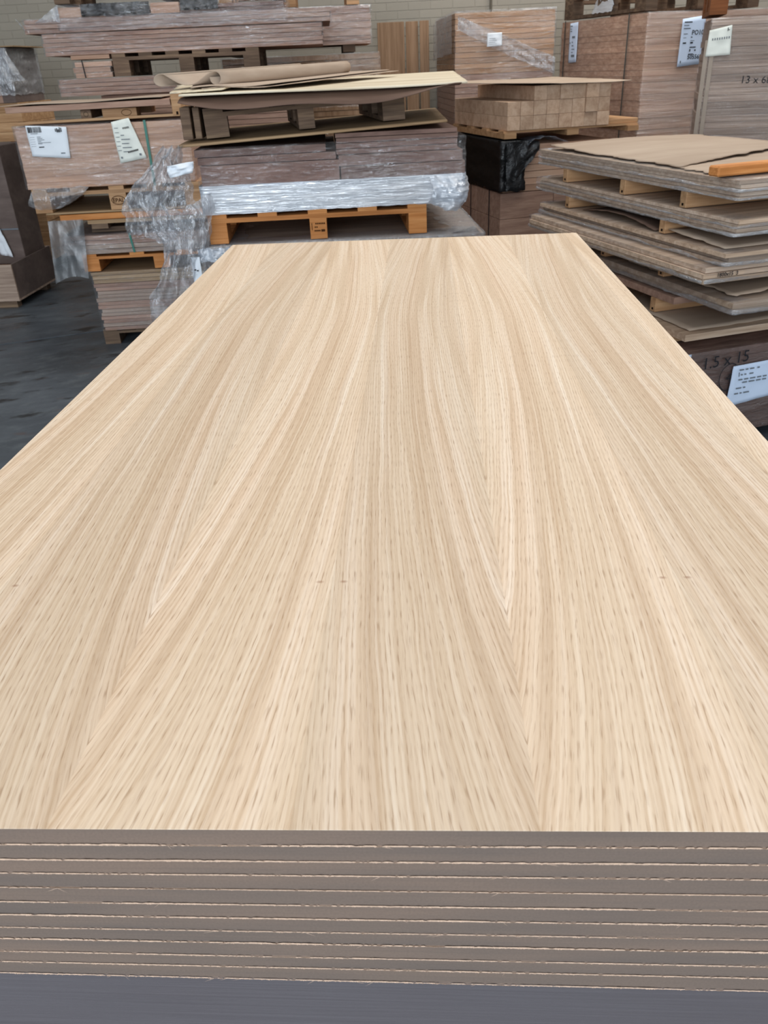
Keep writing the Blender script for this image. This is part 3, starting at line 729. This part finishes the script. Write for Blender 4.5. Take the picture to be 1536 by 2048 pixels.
# crumpled clear film gathered at the left corner
def gather1(u, v):
    wd = 0.045 + 0.16 * v ** 0.8; c = -0.10 - 0.10 * math.sin(v * 2.2)
    return (c + (u - 0.5) * 2 * wd + 0.03 * math.sin(v * 9) * (0.5 - u), -0.05 - 0.08 * math.sin(u * 3.14) - 0.03 * v, 1.27 - 0.36 * v + 0.06 * (u - .5) * v + 0.03 * math.sin(u * 9) * v)
o = drape('film_bunch', None, gather1, 54, 44, 'film_loose', 0.034, 15.0, 1.0)
o.location = Mf.w(0, 0, 0); o.rotation_euler = (0, 0, R(6)); tag(o, 'crumpled clear film bunched at the left corner of the middle stack', 'plastic film')
def gather2(u, v):
    l = -0.30 + 0.07 * math.sin(v * 5) + 0.05 * v; r = 0.02 + 0.03 * math.sin(v * 7 + 1)
    return (l + (r - l) * u, -0.07 - 0.06 * math.sin(u * 3.14), 1.04 - 0.56 * v + 0.03 * math.sin(u * 8))
o = drape('film_curtain', None, gather2, 54, 50, 'film_loose', 0.034, 12.0, 7.0)
o.location = Mf.w(0, 0, 0); o.rotation_euler = (0, 0, R(6)); tag(o, 'clear film hanging in folds beside the orange pallet', 'plastic film')
def gather3(u, v):
    return (-0.05 + 0.17 * u, -0.09 - 0.02 * math.sin(u * 3.14), 0.835 - 0.06 * v)
o = drape('film_crumple', None, gather3, 20, 10, 'film_white', 0.016, 9.0, 3.0)
o.location = Mf.w(0, 0, 0); o.rotation_euler = (0, 0, R(6)); tag(o, 'shiny crumpled film at the left far corner of the oak face', 'plastic film')
t = Mf.thing('paper_tag', 'curled white paper tag caught in the bunched film', 'paper tag', -0.115, -0.15, 1.15)
paper(t, [(0, 0), (0.105, 0.02), (0.115, 0.065), (-0.005, 0.05)], 0, 'paper', 'paper', 0.02)
# plywood sheet, tilted, on the brown boards
t = Mf.thing('plywood_sheet', 'brown plywood sheet lying tilted on the brown boards of the middle stack', 'sheet', 0, 0, 1.265)
sheet('sheet', [(-0.085, -0.04), (1.13, -0.02), (1.20, 1.0), (-0.06, 1.0)], lambda u, v: 0.004 + 0.05 * u + 0.006 * v, 0.009, 'ply_mid', t, 30, 12, 0.004, 'all', 2)
pm5 = pallet(Mf, 0.035, 0.10, 1.284, 0.93, 0.8, 'dark weathered pallet under the plywood and rolled cardboard', 'pine_old', H=0.122, blockw=0.105, midw=0.075, decks=5, ddeg=6)
pm5.rotation_euler.y = R(-2.2)
t = Mf.thing('bearer', 'split pine bearer at the left end of the dark weathered pallet', 'timber', -0.075, 0.12, 1.281)
box('block', 0, 0.045, 0, 0.16, 0.0, 0.135, 'pine_old', t, bev=0.003)
t = Mf.thing('bearer', 'rough timber piece beside the split bearer of the dark weathered pallet', 'timber', -0.018, 0.12, 1.284)
box('block', 0, 0.030, 0, 0.16, 0.0, 0.130, 'pine_old', t, bev=0.003)
def droopz(u, v):
    e = max(0.0, 1 - v / 0.12)
    return 1.4545 - e * e * (0.052 * math.sin(math.pi * min(1, 0.08 + u * .95)) + 0.012 * math.sin(u * 11)) + 0.02 * v
t = Mf.thing('cardboard_sheet', 'brown sheet sagging over the front of the dark weathered pallet', 'cardboard', 0, 0, 0)
sheet('sheet', [(-0.05, -0.055), (1.19, -0.05), (1.20, 0.98), (-0.05, 0.98)], droopz, 0.003, 'cardboard_dark', t, 44, 34, 0.006, 'f', 5)
def topz(u, v): return 1.468 + 0.003 * math.sin(u * 5 + 1) * (1 - v) + 0.012 * max(0, u - .75) + 0.032 * v
t = Mf.thing('plywood_sheet', 'wide pale plywood sheet on top of the middle stack', 'sheet', 0, 0, 0)
sheet('sheet', [(-0.045, -0.03), (1.22, -0.02), (1.30, 1.0), (-0.07, 1.0)], topz, 0.008, 'ply_light', t, 50, 20, 0.006, 'all', 8)
t = Mf.thing('plywood_offcut', 'narrow pale plywood offcut under the left end of the cardboard roll', 'sheet', 0, 0, 0)
sheet('sheet', [(-0.09, 0.02), (0.14, 0.0), (0.30, 0.6), (-0.12, 0.6)], lambda u, v: 1.480 + 0.006 * u + 0.03 * v, 0.006, 'ply_light', t, 20, 10, 0.02, 'fl', 18)
for i, (dx, dz, lb) in enumerate(((0.0, 0.0, 'flattened cardboard sheet lying on the pale plywood, lower of two'), (-0.05, 0.007, 'flattened cardboard sheet under the roll, upper of two'))):
    t = Mf.thing('cardboard_sheet', lb, 'cardboard', 0, 0, 0)
    sheet('sheet', [(0.05 + dx, 0.05), (0.42 + dx, 0.06), (0.98 + dx, 0.75), (0.0 + dx, 0.8)], lambda u, v: 1.4885 + dz + 0.004 * math.sin(u * 7) * (1 - v) + 0.03 * v, 0.003, 'cardboard', t, 30, 16, 0.02, 'all', 11 + i * 5)
# rolled sheet of cardboard: the end shows a curl, a trough and a second curl
t = Mf.thing('cardboard_roll', 'loosely rolled brown cardboard with curled ends on the middle stack', 'cardboard', 0, 0, 0)
prof = []
for i in range(15):
    a = R(-95) - R(205) * i / 14; prof.append((-0.155 + 0.034 * math.cos(a), 1.532 + 0.024 * math.sin(a)))
for i in range(1, 24):
    s = i / 24; x = -0.15 + 0.225 * s; prof.append((x, 1.556 - 0.048 * math.sin(math.pi * min(1, s * 1.02)) ** 1.3))
for i in range(21):
    a = R(100) - R(290) * i / 20; prof.append((0.085 + 0.024 * math.cos(a), 1.531 + 0.026 * math.sin(a)))
V = []; F = []; nl = 14; n = len(prof)
for q in range(nl + 1):
    s = q / nl
    for i, (x, z) in enumerate(prof):
        V.append((x + 0.02 + 0.60 * s, 0.12 + 0.55 * s, z - 0.004 + 0.018 * s + 0.0015 * math.sin(i * 2.1) * s))
for q in range(nl):
    for i in range(n - 1):
        a = q * n + i; F.append((a, a + 1, a + n + 1, a + n))
ro = from_py('roll', V, F, 'cardboard', t, True)
sm = ro.modifiers.new('thickness', 'SOLIDIFY'); sm.thickness = 0.003; sm.offset = 0

# ------------------------------------------------------------------ squared timbers on the pallet, centre right
B = Frame(0.601, 6.300, 17)
pallet(B, -0.02, 0.1, 0, 0.8, 0.9, 'floor pallet under the strapped brown blocks, centre right', 'pine_old', 'floor pallets')
t = B.thing('strapped_block_pack', 'strapped brown block pack below the black wrapped load', 'board pack', -0.03, 0.02, 0.144)
for i in range(3):
    for j, (xa, xb) in enumerate(((0, 0.42), (0.424, 0.84))):
        for q, (ya, yb) in enumerate(((0, 0.5), (0.504, 1.0))): box('panel_block', xa, xb, ya, yb, i * 0.182, i * 0.182 + 0.18, 'mdf_edge_pink', t, bev=0.003)
# straps on the side that looks left
for yy in (0.22, 0.62, 0.88):
    V = [(-0.003, yy - .008, 0), (-0.003, yy + .008, 0), (-0.003, yy + .008, 0.55), (-0.003, yy - .008, 0.55), (0.3, yy + .008, 0.55), (0.3, yy - .008, 0.55)]
    from_py('strap', V, [(1, 0, 3, 2), (2, 3, 5, 4)], 'ink', t)
t = B.thing('black_wrapped_load', 'load shrouded in black film under the squared timbers', 'wrapped load', -0.035, 0.0, 0.694)
boards(t, 0.02, 0.85, 0.02, 1.02, 0, [0.045] * 7, 'oak_board', 0.003, 0.003)
film_shell(t, 0.0, 0.16, 0.0, 1.05, 0.0, 0.345, 'film_black', 0.012, 0.075, 0.03, 'black_film', freq=4.0)
drape('black_film', t, lambda u, v: (0.02 + 0.25 * u, -0.035 - 0.01 * v, 0.34 - (0.06 + .27 * (1 - u)) * v), 18, 16, 'film_black', 0.009, 6.0, 2.0)
drape('blue_film', t, lambda u, v: (0.16 + 0.32 * u, -0.06 + 0.3 * v, 0.315 + 0.05 * math.sin(u * 3.14) * (1 - .4 * v)), 24, 14, 'film_blue', 0.018, 9.0, 5.0)
t = B.thing('pallet', 'yellow pine pallet carrying the squared timbers', 'pallet', -0.02, 0.0, 1.052)
for i in range(4): box('deck_board', 0.0, 1.05, 0.02 + 0.33 * i, 0.12 + 0.33 * i, 0.036, 0.050, 'pine', t)
for i in range(3): box('stringer', 0.0 + 0.48 * i, 0.09 + 0.48 * i, 0.0, 1.15, 0.0, 0.036, 'pine', t)
o = B.thing('timber_plank', 'pine plank lying beside the squared timbers, right of them', 'plank', 0.80, 0.04, 1.103)
box('plank', 0, 0.24, 0, 1.0, 0, 0.03, 'pine', o, bev=0.002)
bwid = 0.0978; bhg = 0.0915
bme = box_mesh(bwid - 0.002, 1.12, bhg - 0.001, 'beam_wood', 0.0015)
names = ['first', 'second', 'third', 'fourth', 'fifth', 'sixth', 'seventh', 'eighth']; rows = ['bottom', 'middle', 'top']
for j in range(3):
    for i in range(8):
        if j == 2 and i < 2: continue
        dy = random.uniform(-0.006, 0.006) + (-0.02 if (i, j) in ((6, 1), (6, 2)) else 0)
        lb = '%s square timber from the left in the %s row of the timber pile' % (names[i if j < 2 else i - 2], rows[j])
        o = link('square_timber', bme, None, B.w(i * bwid, dy, 1.103 + j * bhg), (0, 0, R(17)))
        tag(o, lb, 'timber', 'squared timbers on the pallet')
zt = 1.103 + 3 * bhg
t = B.thing('cardboard_sheet', 'tan cardboard sheet with torn front edge over the squared timbers', 'cardboard', 0, 0, 0)
def bz(u, v): return zt + 0.006 + 0.004 * math.sin(u * 6) + 0.022 * v + 0.05 * max(0, 0.3 - u) * (1 - v)
sheet('sheet', [(0.12, -0.10), (0.92, -0.03), (0.86, 1.15), (-0.25, 1.0)], bz, 0.004, 'cardboard', t, 30, 24, 0.03, 'all', 21)

# ------------------------------------------------------------------ planks leaning on the wall
t = None
for i, (xa, xb, lb) in enumerate(((-0.425, -0.157, 'widest tan plank leaning upright on the wall, left of three'), (-0.143, -0.020, 'middle one of three tan planks leaning upright on the wall'), (-0.004, 0.088, 'narrowest tan plank leaning upright on the wall, right of three'))):
    t = thing('leaning_plank', lb, 'plank', (xa, 9.15 + 0.05 * (i % 2), 0.0), 0, 'planks leaning on the wall')
    o = box('plank', 0, xb - xa, 0, 0.035, 0, 1.925, 'plank_tan', t, (R(-6), 0, 0), bev=0.003)

# ------------------------------------------------------------------ wrapped planks with the small square label
C = Frame(0.300, 8.05, 6)
pallet(C, 0, 0.05, 0, 0.9, 1.2, 'floor pallet under the wrapped planks with the small square label', 'pine_old', 'floor pallets')
t = C.thing('wrapped_plank_pack', 'wrapped light brown planks with a small square paper label', 'board pack', 0, 0, 0.144)
boards(t, 0.0, 0.86, 0, 1.3, 0, [0.05] * 26, 'mdf_edge_pink', 0.002, 0.002)
boards(t, 0.0, 0.86, 0, 1.3, 1.30, [0.042] * 11, 'plank_c', 0.003, 0.003) if 'plank_c' in M else boards(t, 0.0, 0.86, 0, 1.3, 1.30, [0.042] * 11, 'oak_board', 0.003, 0.003)
film_shell(t, 0.0, 0.86, 0, 1.3, 0.9, 1.775, 'film_clear', 0.010, 0.25, 0.03, freq=3.0)
drape('film_fold', t, lambda u, v: (0.02 + 0.85 * u, -0.028, 1.74 - 0.34 * u - (0.10 + .15 * u) * v * (1 - u * .5)), 40, 12, 'film_loose', 0.010, 9.0, 4.0)
drape('film_hood', t, lambda u, v: (-0.03 - 0.05 * math.sin(u * 3), 0.0 + 1.25 * u, 1.76 - 0.30 * v - 0.05 * u), 26, 12, 'film_loose', 0.02, 8.0, 9.0)
pl = paper(t, [(0.268, 1.50), (0.398, 1.505), (0.396, 1.604), (0.270, 1.602)], -0.045, 'paper', wave=0.003)
bars(pl, [(0.285, 1.56 - i * 0.014, 0.34 + .01 * (i % 2), 1.5625 - i * 0.014) for i in range(4)], -0.0535, 'ink_grey')

# ------------------------------------------------------------------ strapped oak pack with a long label on each face
A = Frame(1.685, 7.06, 20)
pallet(A, 0.02, 0.02, 0, 1.0, 1.3, 'floor pallet under the strapped oak pack', 'pine_old', 'floor pallets')
t = A.thing('wrapped_board_pack', 'strapped oak boards with one long label on each of two faces', 'board pack', 0, 0, 0.144)
boards(t, 0, 1.1, 0, 1.3, 0, [0.0415] * 40, 'oak_board', 0.004, 0.004, 0.0012)
film_shell(t, 0, 1.1, 0, 1.3, 0.6, 1.665, 'film_tight', 0.004, 0.06)
for yy in (0.235, 1.22):
    V = [(-0.014, yy - .008, 0), (-0.014, yy + .008, 0), (-0.014, yy + .008, 1.6675), (-0.014, yy - .008, 1.6675), (0.5, yy + .008, 1.6675), (0.5, yy - .008, 1.6675)]
    from_py('strap', V, [(1, 0, 3, 2), (2, 3, 5, 4)], 'strap_grey', t)
pl = paper(t, [(0.285, 1.295), (0.50, 1.31), (0.49, 1.63), (0.29, 1.61)], -0.014, 'paper_blue', wave=0.001)
lettering('PO105', 0.045, pl, 0.38, -0.018, 1.505, 'ink', bold=True)
lettering('505560', 0.042, pl, 0.365, -0.018, 1.345, 'ink', bold=True)
bars(pl, [(0.305, 1.585, 0.375, 1.592), (0.305, 1.565, 0.35, 1.569), (0.305, 1.545, 0.365, 1.55), (0.31, 1.51, 0.345, 1.514), (0.375, 1.487, 0.39, 1.493), (0.31, 1.485, 0.335, 1.488), (0.375, 1.465, 0.41, 1.468), (0.31, 1.448, 0.34, 1.457), (0.375, 1.448, 0.40, 1.458), (0.375, 1.42, 0.43, 1.427), (0.375, 1.395, 0.385, 1.412), (0.42, 1.398, 0.432, 1.408), (0.37, 1.375, 0.415, 1.381), (0.305, 1.32, 0.312, 1.336)], -0.018, 'ink')
pl = paper(t, [(0, 1.35), (0.135, 1.355), (0.135, 1.65), (0, 1.645)], 0, 'paper_blue', wave=0.001)
pl.location = (-0.016, 1.13, 0); pl.rotation_euler = (0, 0, R(-90))
bars(pl, [(0.015, 1.62, 0.05, 1.628), (0.015, 1.60, 0.045, 1.605), (0.015, 1.583, 0.045, 1.59), (0.05, 1.535, 0.1, 1.55), (0.05, 1.50, 0.065, 1.51), (0.015, 1.495, 0.03, 1.505), (0.05, 1.475, 0.08, 1.483), (0.05, 1.45, 0.1, 1.456), (0.05, 1.425, 0.075, 1.432), (0.05, 1.395, 0.105, 1.412)], -0.004, 'ink_grey')
pallet(A, 0.0, 0.05, 1.818, 1.0, 1.22, 'weathered pallet on top of the strapped oak pack', 'pine_old', decks=5, H=0.16)
t = A.thing('paper_scrap', 'crumpled white film stuffed in the pallet on the strapped oak pack', 'plastic film', 0.02, 0.5, 1.84)
drape('film', t, lambda u, v: (-0.03 + 0.02 * v, 0.3 * u, 0.10 * v * (0.5 + math.sin(u * 3.1))), 12, 8, 'film_white', 0.012, 5.0, 2.0)

# ------------------------------------------------------------------ tightly wrapped grey boards, far right
D = Frame(1.765, 5.72, -13)
pallet(D, 0.02, 0.02, 0, 1.0, 0.65, 'floor pallet under the tightly wrapped grey boards at far right', 'pine_old', 'floor pallets')
t = D.thing('wrapped_board_pack', 'tightly wrapped grey boards with a creased cream label at far right', 'board pack', -0.02, 0, 0.144)
boards(t, 0, 1.1, 0, 0.7, 0, [0.0372] * 42, 'grey_board', 0.005, 0.004, 0.0012)
film_shell(t, 0, 1.1, 0, 0.7, 0.4, 1.565, 'film_tight', 0.004, 0.06)
for xx in (-0.012, 0.022):
    strap(t, xx, -0.014, 0.3, 1.45, None, 'strap_tan', 0.024, 0.0, False, 'corner_band')
strap(t, 0.46, -0.014, 0.3, 1.57, 0.4, 'ink', 0.010, 0.0)
pl = paper(t, [(-0.015, 1.365), (0.125, 1.370), (0.115, 1.525), (-0.008, 1.502)], -0.022, 'paper_cream', wave=0.006)
bars(pl, [(0.012 + i * 0.013, 1.448 + i * .001, 0.018 + i * 0.013, 1.46 + i * .001) for i in range(8)], -0.036, 'ink_grey')
bars(pl, [(0.092, 1.494, 0.096, 1.512), (0.097, 1.498, 0.104, 1.502)], -0.036, 'ink')
lettering('13 x 680 x', 0.058, t, 0.205, -0.02, 1.215, 'ink', tilt=-2)
pallet(D, -0.04, 0.02, 1.727, 1.1, 0.68, 'rough brown pallet on the tightly wrapped grey boards', 'rust_wood', H=0.15, blockw=0.10, decks=5)

# ------------------------------------------------------------------ right stack of packs on bearers
S = Frame(1.1887, 3.2957, 20)
pk = 'thin board packs of the right stack'
t = S.thing('wrapped_board_pack', 'dark wrapped pack with handwriting and a pale blue label at lower right', 'board pack', -0.32, 0.03, 0.05)
boards(t, 0, 1.35, 0, 1.2, 0, [0.0395] * 10, 'mdf_brown', 0.002, 0.002, 0.001)
film_shell(t, 0, 1.35, 0, 1.2, 0.0, 0.398, 'film_dark', 0.004, 0.08)
lettering('1.5 x 15', 0.072, t, 0.285, -0.0185, 0.325, 'ink', tilt=2)
oval(t, 0.432, 0.272, 0.052, 0.062, 0.004, -0.0185, 'ink', 'ink_ring'); lettering('4', 0.06, t, 0.415, -0.0185, 0.25, 'ink')
pl = paper(t, [(0.435, 0.135), (0.70, 0.16), (0.705, 0.325), (0.445, 0.318)], -0.018, 'paper_blue', wave=0.003)
rc = []
for i, (xa, segs) in enumerate(((0.475, (0.022, 0.014, 0.022, 0, 0.012)), (0.485, (0.01, 0.01, 0, 0.02)), (0.478, (0.02, 0.022, 0.028, 0.022, 0.02)), (0.50, (0.024, 0.03, 0.024, 0.02)), (0.472, (0.028, 0.012)), (0.468, (0.02, 0.01, 0.03)))):
    x = xa; z = (0.296, 0.274, 0.252, 0.238, 0.214, 0.19)[i]
    for s in segs: rc.append((x, z, x + s, z + 0.006)); x += s + 0.008
bars(pl, rc, -0.0255, 'ink_grey')
pl2 = paper(t, [(0.13, 0.36), (0.225, 0.36), (0.225, 0.40), (0.13, 0.40)], -0.017, 'paper_blue', name='tape_label', wave=0.001)
for i, (yy, lb) in enumerate(((0.18, 'front bearer lying on the dark handwritten pack'), (0.62, 'middle bearer lying on the dark handwritten pack'), (1.08, 'rear bearer lying on the dark handwritten pack'))):
    o = S.thing('bearer', lb, 'timber', -0.16, yy, 0.452); box('block', 0, 1.1, 0, 0.06, 0, 0.022, 'pine', o, bev=0.002)
def film_band(parent, x1, y1, z0, z1, sag, name='film_band'):
    """whitish folded film running along the lower edge of a pack, front and left sides"""
    pts = [(-0.010, y1 * (1 - i / 60.0)) for i in range(61)] + [(x1 * i / 30.0, -0.010) for i in range(31)]
    V = []; F = []; sd = random.random() * 40
    for i, (x, y) in enumerate(pts):
        q = fb(x * 5 + sd, y * 5, 1, 3); q2 = fb(x * 9, y * 9 + sd, 4, 3); o = 0.004 * q
        dx, dy = (-1, 0) if i <= 60 else (0, -1)
        V += [(x - 0.002 * dx + dx * abs(o), y - 0.002 * dy + dy * abs(o), max(z0, z1 + sag * q)), (x + dx * (0.006 + abs(o)), y + dy * (0.006 + abs(o)), max(z0, (z0 + z1) / 2 + sag * q2)), (x + dx * 0.002, y + dy * 0.002, z0 + 0.3 * sag * abs(q2))]
    for i in range(len(pts) - 1):
        k = 3 * i; F += [(k, k + 3, k + 4, k + 1), (k + 1, k + 4, k + 5, k + 2)]
    return from_py(name, V, F, 'film_fold', parent, True)
def tier(label, x0, x1, y0, y1, z0, n, th, mat, film_amp=0.004, fmat='film_edge', ragged=0.01, tilt=0.0):
    t = S.thing('wrapped_board_pack', label, 'board pack', x0, y0, z0, pk)
    t.rotation_euler.x = tilt
    boards(t, 0, x1 - x0, 0, y1 - y0, 0, [th] * n, 'tan_board', 0.014, 0.012)
    if fmat:
        film_shell(t, 0.0, x1 - x0, 0.0, y1 - y0, 0.0, n * th + 0.002, fmat, film_amp, 0.10, ragged, step=0.02, freq=5.0)
        film_band(t, x1 - x0, y1 - y0, 0.001, th * 0.8, 0.011)
        if n > 3: film_band(t, x1 - x0, y1 - y0, th * 2.1, th * 2.8, 0.012)
    return t
def bearers(z0, h, items, x0=-0.005, mat='pine'):
    for yy, lb in items:
        o = S.thing('bearer', lb, 'timber', x0, yy, z0)
        box('block', 0, 1.0, 0, 0.042, 0, h, mat, o, bev=0.002)
        box('nail_hole', -0.001, 0.003, 0.014, 0.026, 0.008, 0.018, 'nail_hole', o)
tier('single thin board, lowest layer of the right stack', -0.055, 1.0, 0.10, 1.5, 0.475, 1, 0.032, 'grey_board', fmat=None)
o = S.thing('cardboard_sheet', 'cardboard lying on the lowest thin board of the right stack', 'cardboard', 0, 0, 0.508)
sheet('sheet', [(-0.03, 0.13), (0.95, 0.14), (0.95, 1.3), (-0.02, 0.62)], lambda u, v: 0.004, 0.003, 'cardboard', o, 20, 16, 0.012, 'all', 33)
bearers(0.5155, 0.062, ((0.42, 'bearer above the lowest board of the right stack, front one'), (1.1, 'bearer above the lowest board of the right stack, rear one')))
o = S.thing('board', 'brown board resting on the lowest bearers of the right stack', 'board', 0.0, 0.30, 0.578); box('plank', 0, 1.0, 0, 1.1, 0, 0.03, 'mdf_edge_pink', o)
o = tier('shiny film wrapped pack with a cardboard cover, second layer up of the right stack', 0.02, 1.1, -0.055, 1.55, 0.617, 2, 0.024, 'grey_board', 0.008, 'film_edge', 0.012)
o = S.thing('cardboard_sheet', 'wide brown cardboard with a wavy front edge in the right stack', 'cardboard', 0, 0, 0.673)
sheet('sheet', [(0.07, 0.0), (1.0, 0.02), (1.0, 1.4), (0.05, 0.75)], lambda u, v: 0.004 + 0.01 * math.sin(u * 4) * (1 - v) ** 4, 0.003, 'cardboard', o, 34, 20, 0.03, 'fl', 41)
bearers(0.6795, 0.053, ((0.39, 'bearer under the twin grey packs of the right stack, front one'), (0.87, 'bearer under the twin grey packs of the right stack, middle one'), (1.35, 'bearer under the twin grey packs of the right stack, rear one')))
tl = tier('lower of the twin grey packs with handwritten numbers on its front edge', -0.085, 1.05, 0.02, 1.52, 0.735, 3, 0.0205, 'grey_board', 0.004)
lettering('1800x15  3', 0.022, tl, 0.045, -0.019, 0.026, 'ink', bold=True)
tu = tier('upper of the twin grey packs in the right stack', -0.02, 1.08, -0.01, 1.53, 0.8005, 3, 0.0175, 'grey_board', 0.004)
lettering("1 1800", 0.024, tu, 0.205, -0.019, 0.022, 'ink', bold=True)
o = S.thing('cardboard_sheet', 'curled cardboard slipped between the bearers above the twin grey packs', 'cardboard', 0, 0, 0.856)
sheet('sheet', [(0.0, 0.5), (0.7, 0.5), (0.7, 1.15), (0.02, 1.15)], lambda u, v: 0.005 + 0.028 * math.sin(math.pi * v) * (1 - u), 0.003, 'cardboard_dark', o, 20, 24, 0.02, 'l', 52)
o = S.thing('cardboard_sheet', 'folded cardboard poking out at the front corner above the twin grey packs', 'cardboard', 0, 0, 0.856)
sheet('sheet', [(0.01, 0.04), (0.9, 0.04), (0.9, 0.4), (0.0, 0.4)], lambda u, v: 0.004 + 0.02 * v, 0.003, 'cardboard', o, 16, 10, 0.012, 'fl', 57)
bearers(0.857, 0.054, ((0.42, 'bearer under the second highest pack of the right stack, front one'), (1.25, 'bearer under the second highest pack of the right stack, rear one')))
tier('second highest pack of the right stack', -0.005, 1.1, -0.015, 1.6, 0.912, 4, 0.0155, 'grey_board', 0.005)
bearers(0.9775, 0.0625, ((0.30, 'front bearer under the topmost pack of the right stack'), (0.755, 'middle bearer under the topmost pack of the right stack'), (1.29, 'rear bearer under the topmost pack of the right stack')))
tier('topmost pack of grey boards in the right stack', 0.0, 1.12, 0.0, 1.6, 1.041, 5, 0.0145, 'grey_board', 0.005)
o = S.thing('cardboard_sheet', 'large torn sheet of brown cardboard on top of the right stack', 'cardboard', 0, 0, 1.119)
sheet('sheet', [(0.04, 0.42), (0.98, 0.80), (0.98, 1.62), (0.03, 1.55)], lambda u, v: 0.006 + 0.010 * math.sin(u * 3) + 0.03 * max(0, v - .6) * (1 - u), 0.004, 'cardboard', o, 44, 44, 0.035, 'all', 61)
o = S.thing('cardboard_sheet', 'smaller torn cardboard by the yellow timber on top of the right stack', 'cardboard', 0, 0, 1.116)
sheet('sheet', [(0.01, 0.12), (0.95, 0.15), (0.95, 0.85), (0.05, 0.52)], lambda u, v: 0.004, 0.003, 'cardboard', o, 34, 30, 0.03, 'all', 67)
o = S.thing('yellow_timber', 'short varnished yellow timber lying on the torn cardboard', 'timber', -0.045, 0.075, 1.1205)
box('bar', 0, 0.8, 0, 0.06, 0, 0.038, 'pine_orange', o, (0, 0, R(3)), bev=0.006)

# ------------------------------------------------------------------ goods at the far left
G = Frame(-3.14, 6.17, 0)
t = G.thing('open_box', 'low open fibreboard box on the floor at far left', 'box', -0.9, 0.0, 0.0)
box('skid', 0.05, 0.85, 0.05, 0.12, 0, 0.06, 'pine_old', t); box('skid', 0.05, 0.85, 0.62, 0.69, 0, 0.06, 'pine_old', t)
box('bottom', 0, 0.9, 0, 0.75, 0.06, 0.075, 'grey_board', t); box('front_wall', 0, 0.9, 0, 0.015, 0.075, 0.335, 'grey_board', t)
box('back_wall', 0, 0.9, 0.735, 0.75, 0.075, 0.335, 'grey_board', t); box('side_wall', 0.885, 0.9, 0.015, 0.735, 0.075, 0.335, 'carton_grey', t); box('side_wall', 0, 0.015, 0.015, 0.735, 0.075, 0.335, 'carton_grey', t)
o = G.thing('rust_board', 'rusty brown board lying inside the low open box', 'board', -0.88, 0.03, 0.0755); box('plank', 0, 0.86, 0, 0.69, 0, 0.20, 'rust_wood', o, bev=0.003)
t = G.thing('carton', 'tall grey-brown carton standing in the low open box at far left', 'box', -0.63, 0.33, 0.277)
box('body', 0, 0.60, 0, 0.38, 0, 0.86, 'carton_grey', t, bev=0.004); box('flap', 0.0, 0.60, -0.004, 0.0, 0.26, 0.27, 'ink_grey', t); box('flap', 0.0, 0.60, -0.003, 0.0, 0.5, 0.86, 'carton_grey', t)
pl = paper(t, [(0.42, 0.08), (0.52, 0.06), (0.47, 0.28), (0.40, 0.30)], -0.03, 'paper', wave=0.01)
bars(pl, [(0.43, 0.22, 0.436, 0.26), (0.441, 0.20, 0.446, 0.25)], -0.055, 'ink_grey')
G2 = Frame(-3.43, 7.62, 0)
t = G2.thing('plank_crate', 'tall pine crate of stacked planks at far left', 'crate', -1.0, 0, 0)
box('skid', 0.05, 0.95, 0.05, 0.7, 0, 0.09, 'ink', t)
for i in range(11): box('plank', 0, 1.0 + random.uniform(-.004, .004), 0, 0.75, 0.09 + i * 0.0825, 0.09 + i * 0.0825 + 0.081, 'pine', t, bev=0.002)
t = G2.thing('pine_crate', 'upper pine crate on the tall crate of planks at far left', 'crate', -0.95, 0.02, 1.05)
box('skid', 0.02, 0.1, 0, 0.7, 0, 0.045, 'rust_wood', t); box('skid', 0.78, 0.88, 0, 0.7, 0, 0.045, 'rust_wood', t)
for i in range(4): box('plank', 0, 0.93, 0, 0.7, 0.045 + i * 0.075, 0.045 + i * 0.075 + 0.0735, 'pine', t, bev=0.002)
G3 = Frame(-2.985, 7.0, 0)
t = G2.thing('wrapped_box', 'film wrapped box with loose plastic on the upper pine crate', 'wrapped load', -0.93, 0.0, 1.396)
boards(t, 0, 0.79, 0, 0.6, 0, [0.1] * 4, 'mdf_edge_pink', 0.004, 0.002)
box('side_panel', 0.79, 0.90, 0.0, 0.6, 0, 0.41, 'carton_grey', t)
box('lid', 0.3, 0.99, -0.02, 0.6, 0.412, 0.42, 'ply_mid', t)
film_shell(t, 0, 0.90, 0, 0.6, 0.05, 0.405, 'film_loose', 0.01, 0.0, 0.03)
drape('film_flap', t, lambda u, v: (0.82 + 0.22 * u * (0.4 + .6 * v), -0.03 - .02 * v, 0.40 - 0.24 * v), 12, 14, 'film_loose', 0.018, 5.0, 3.0)
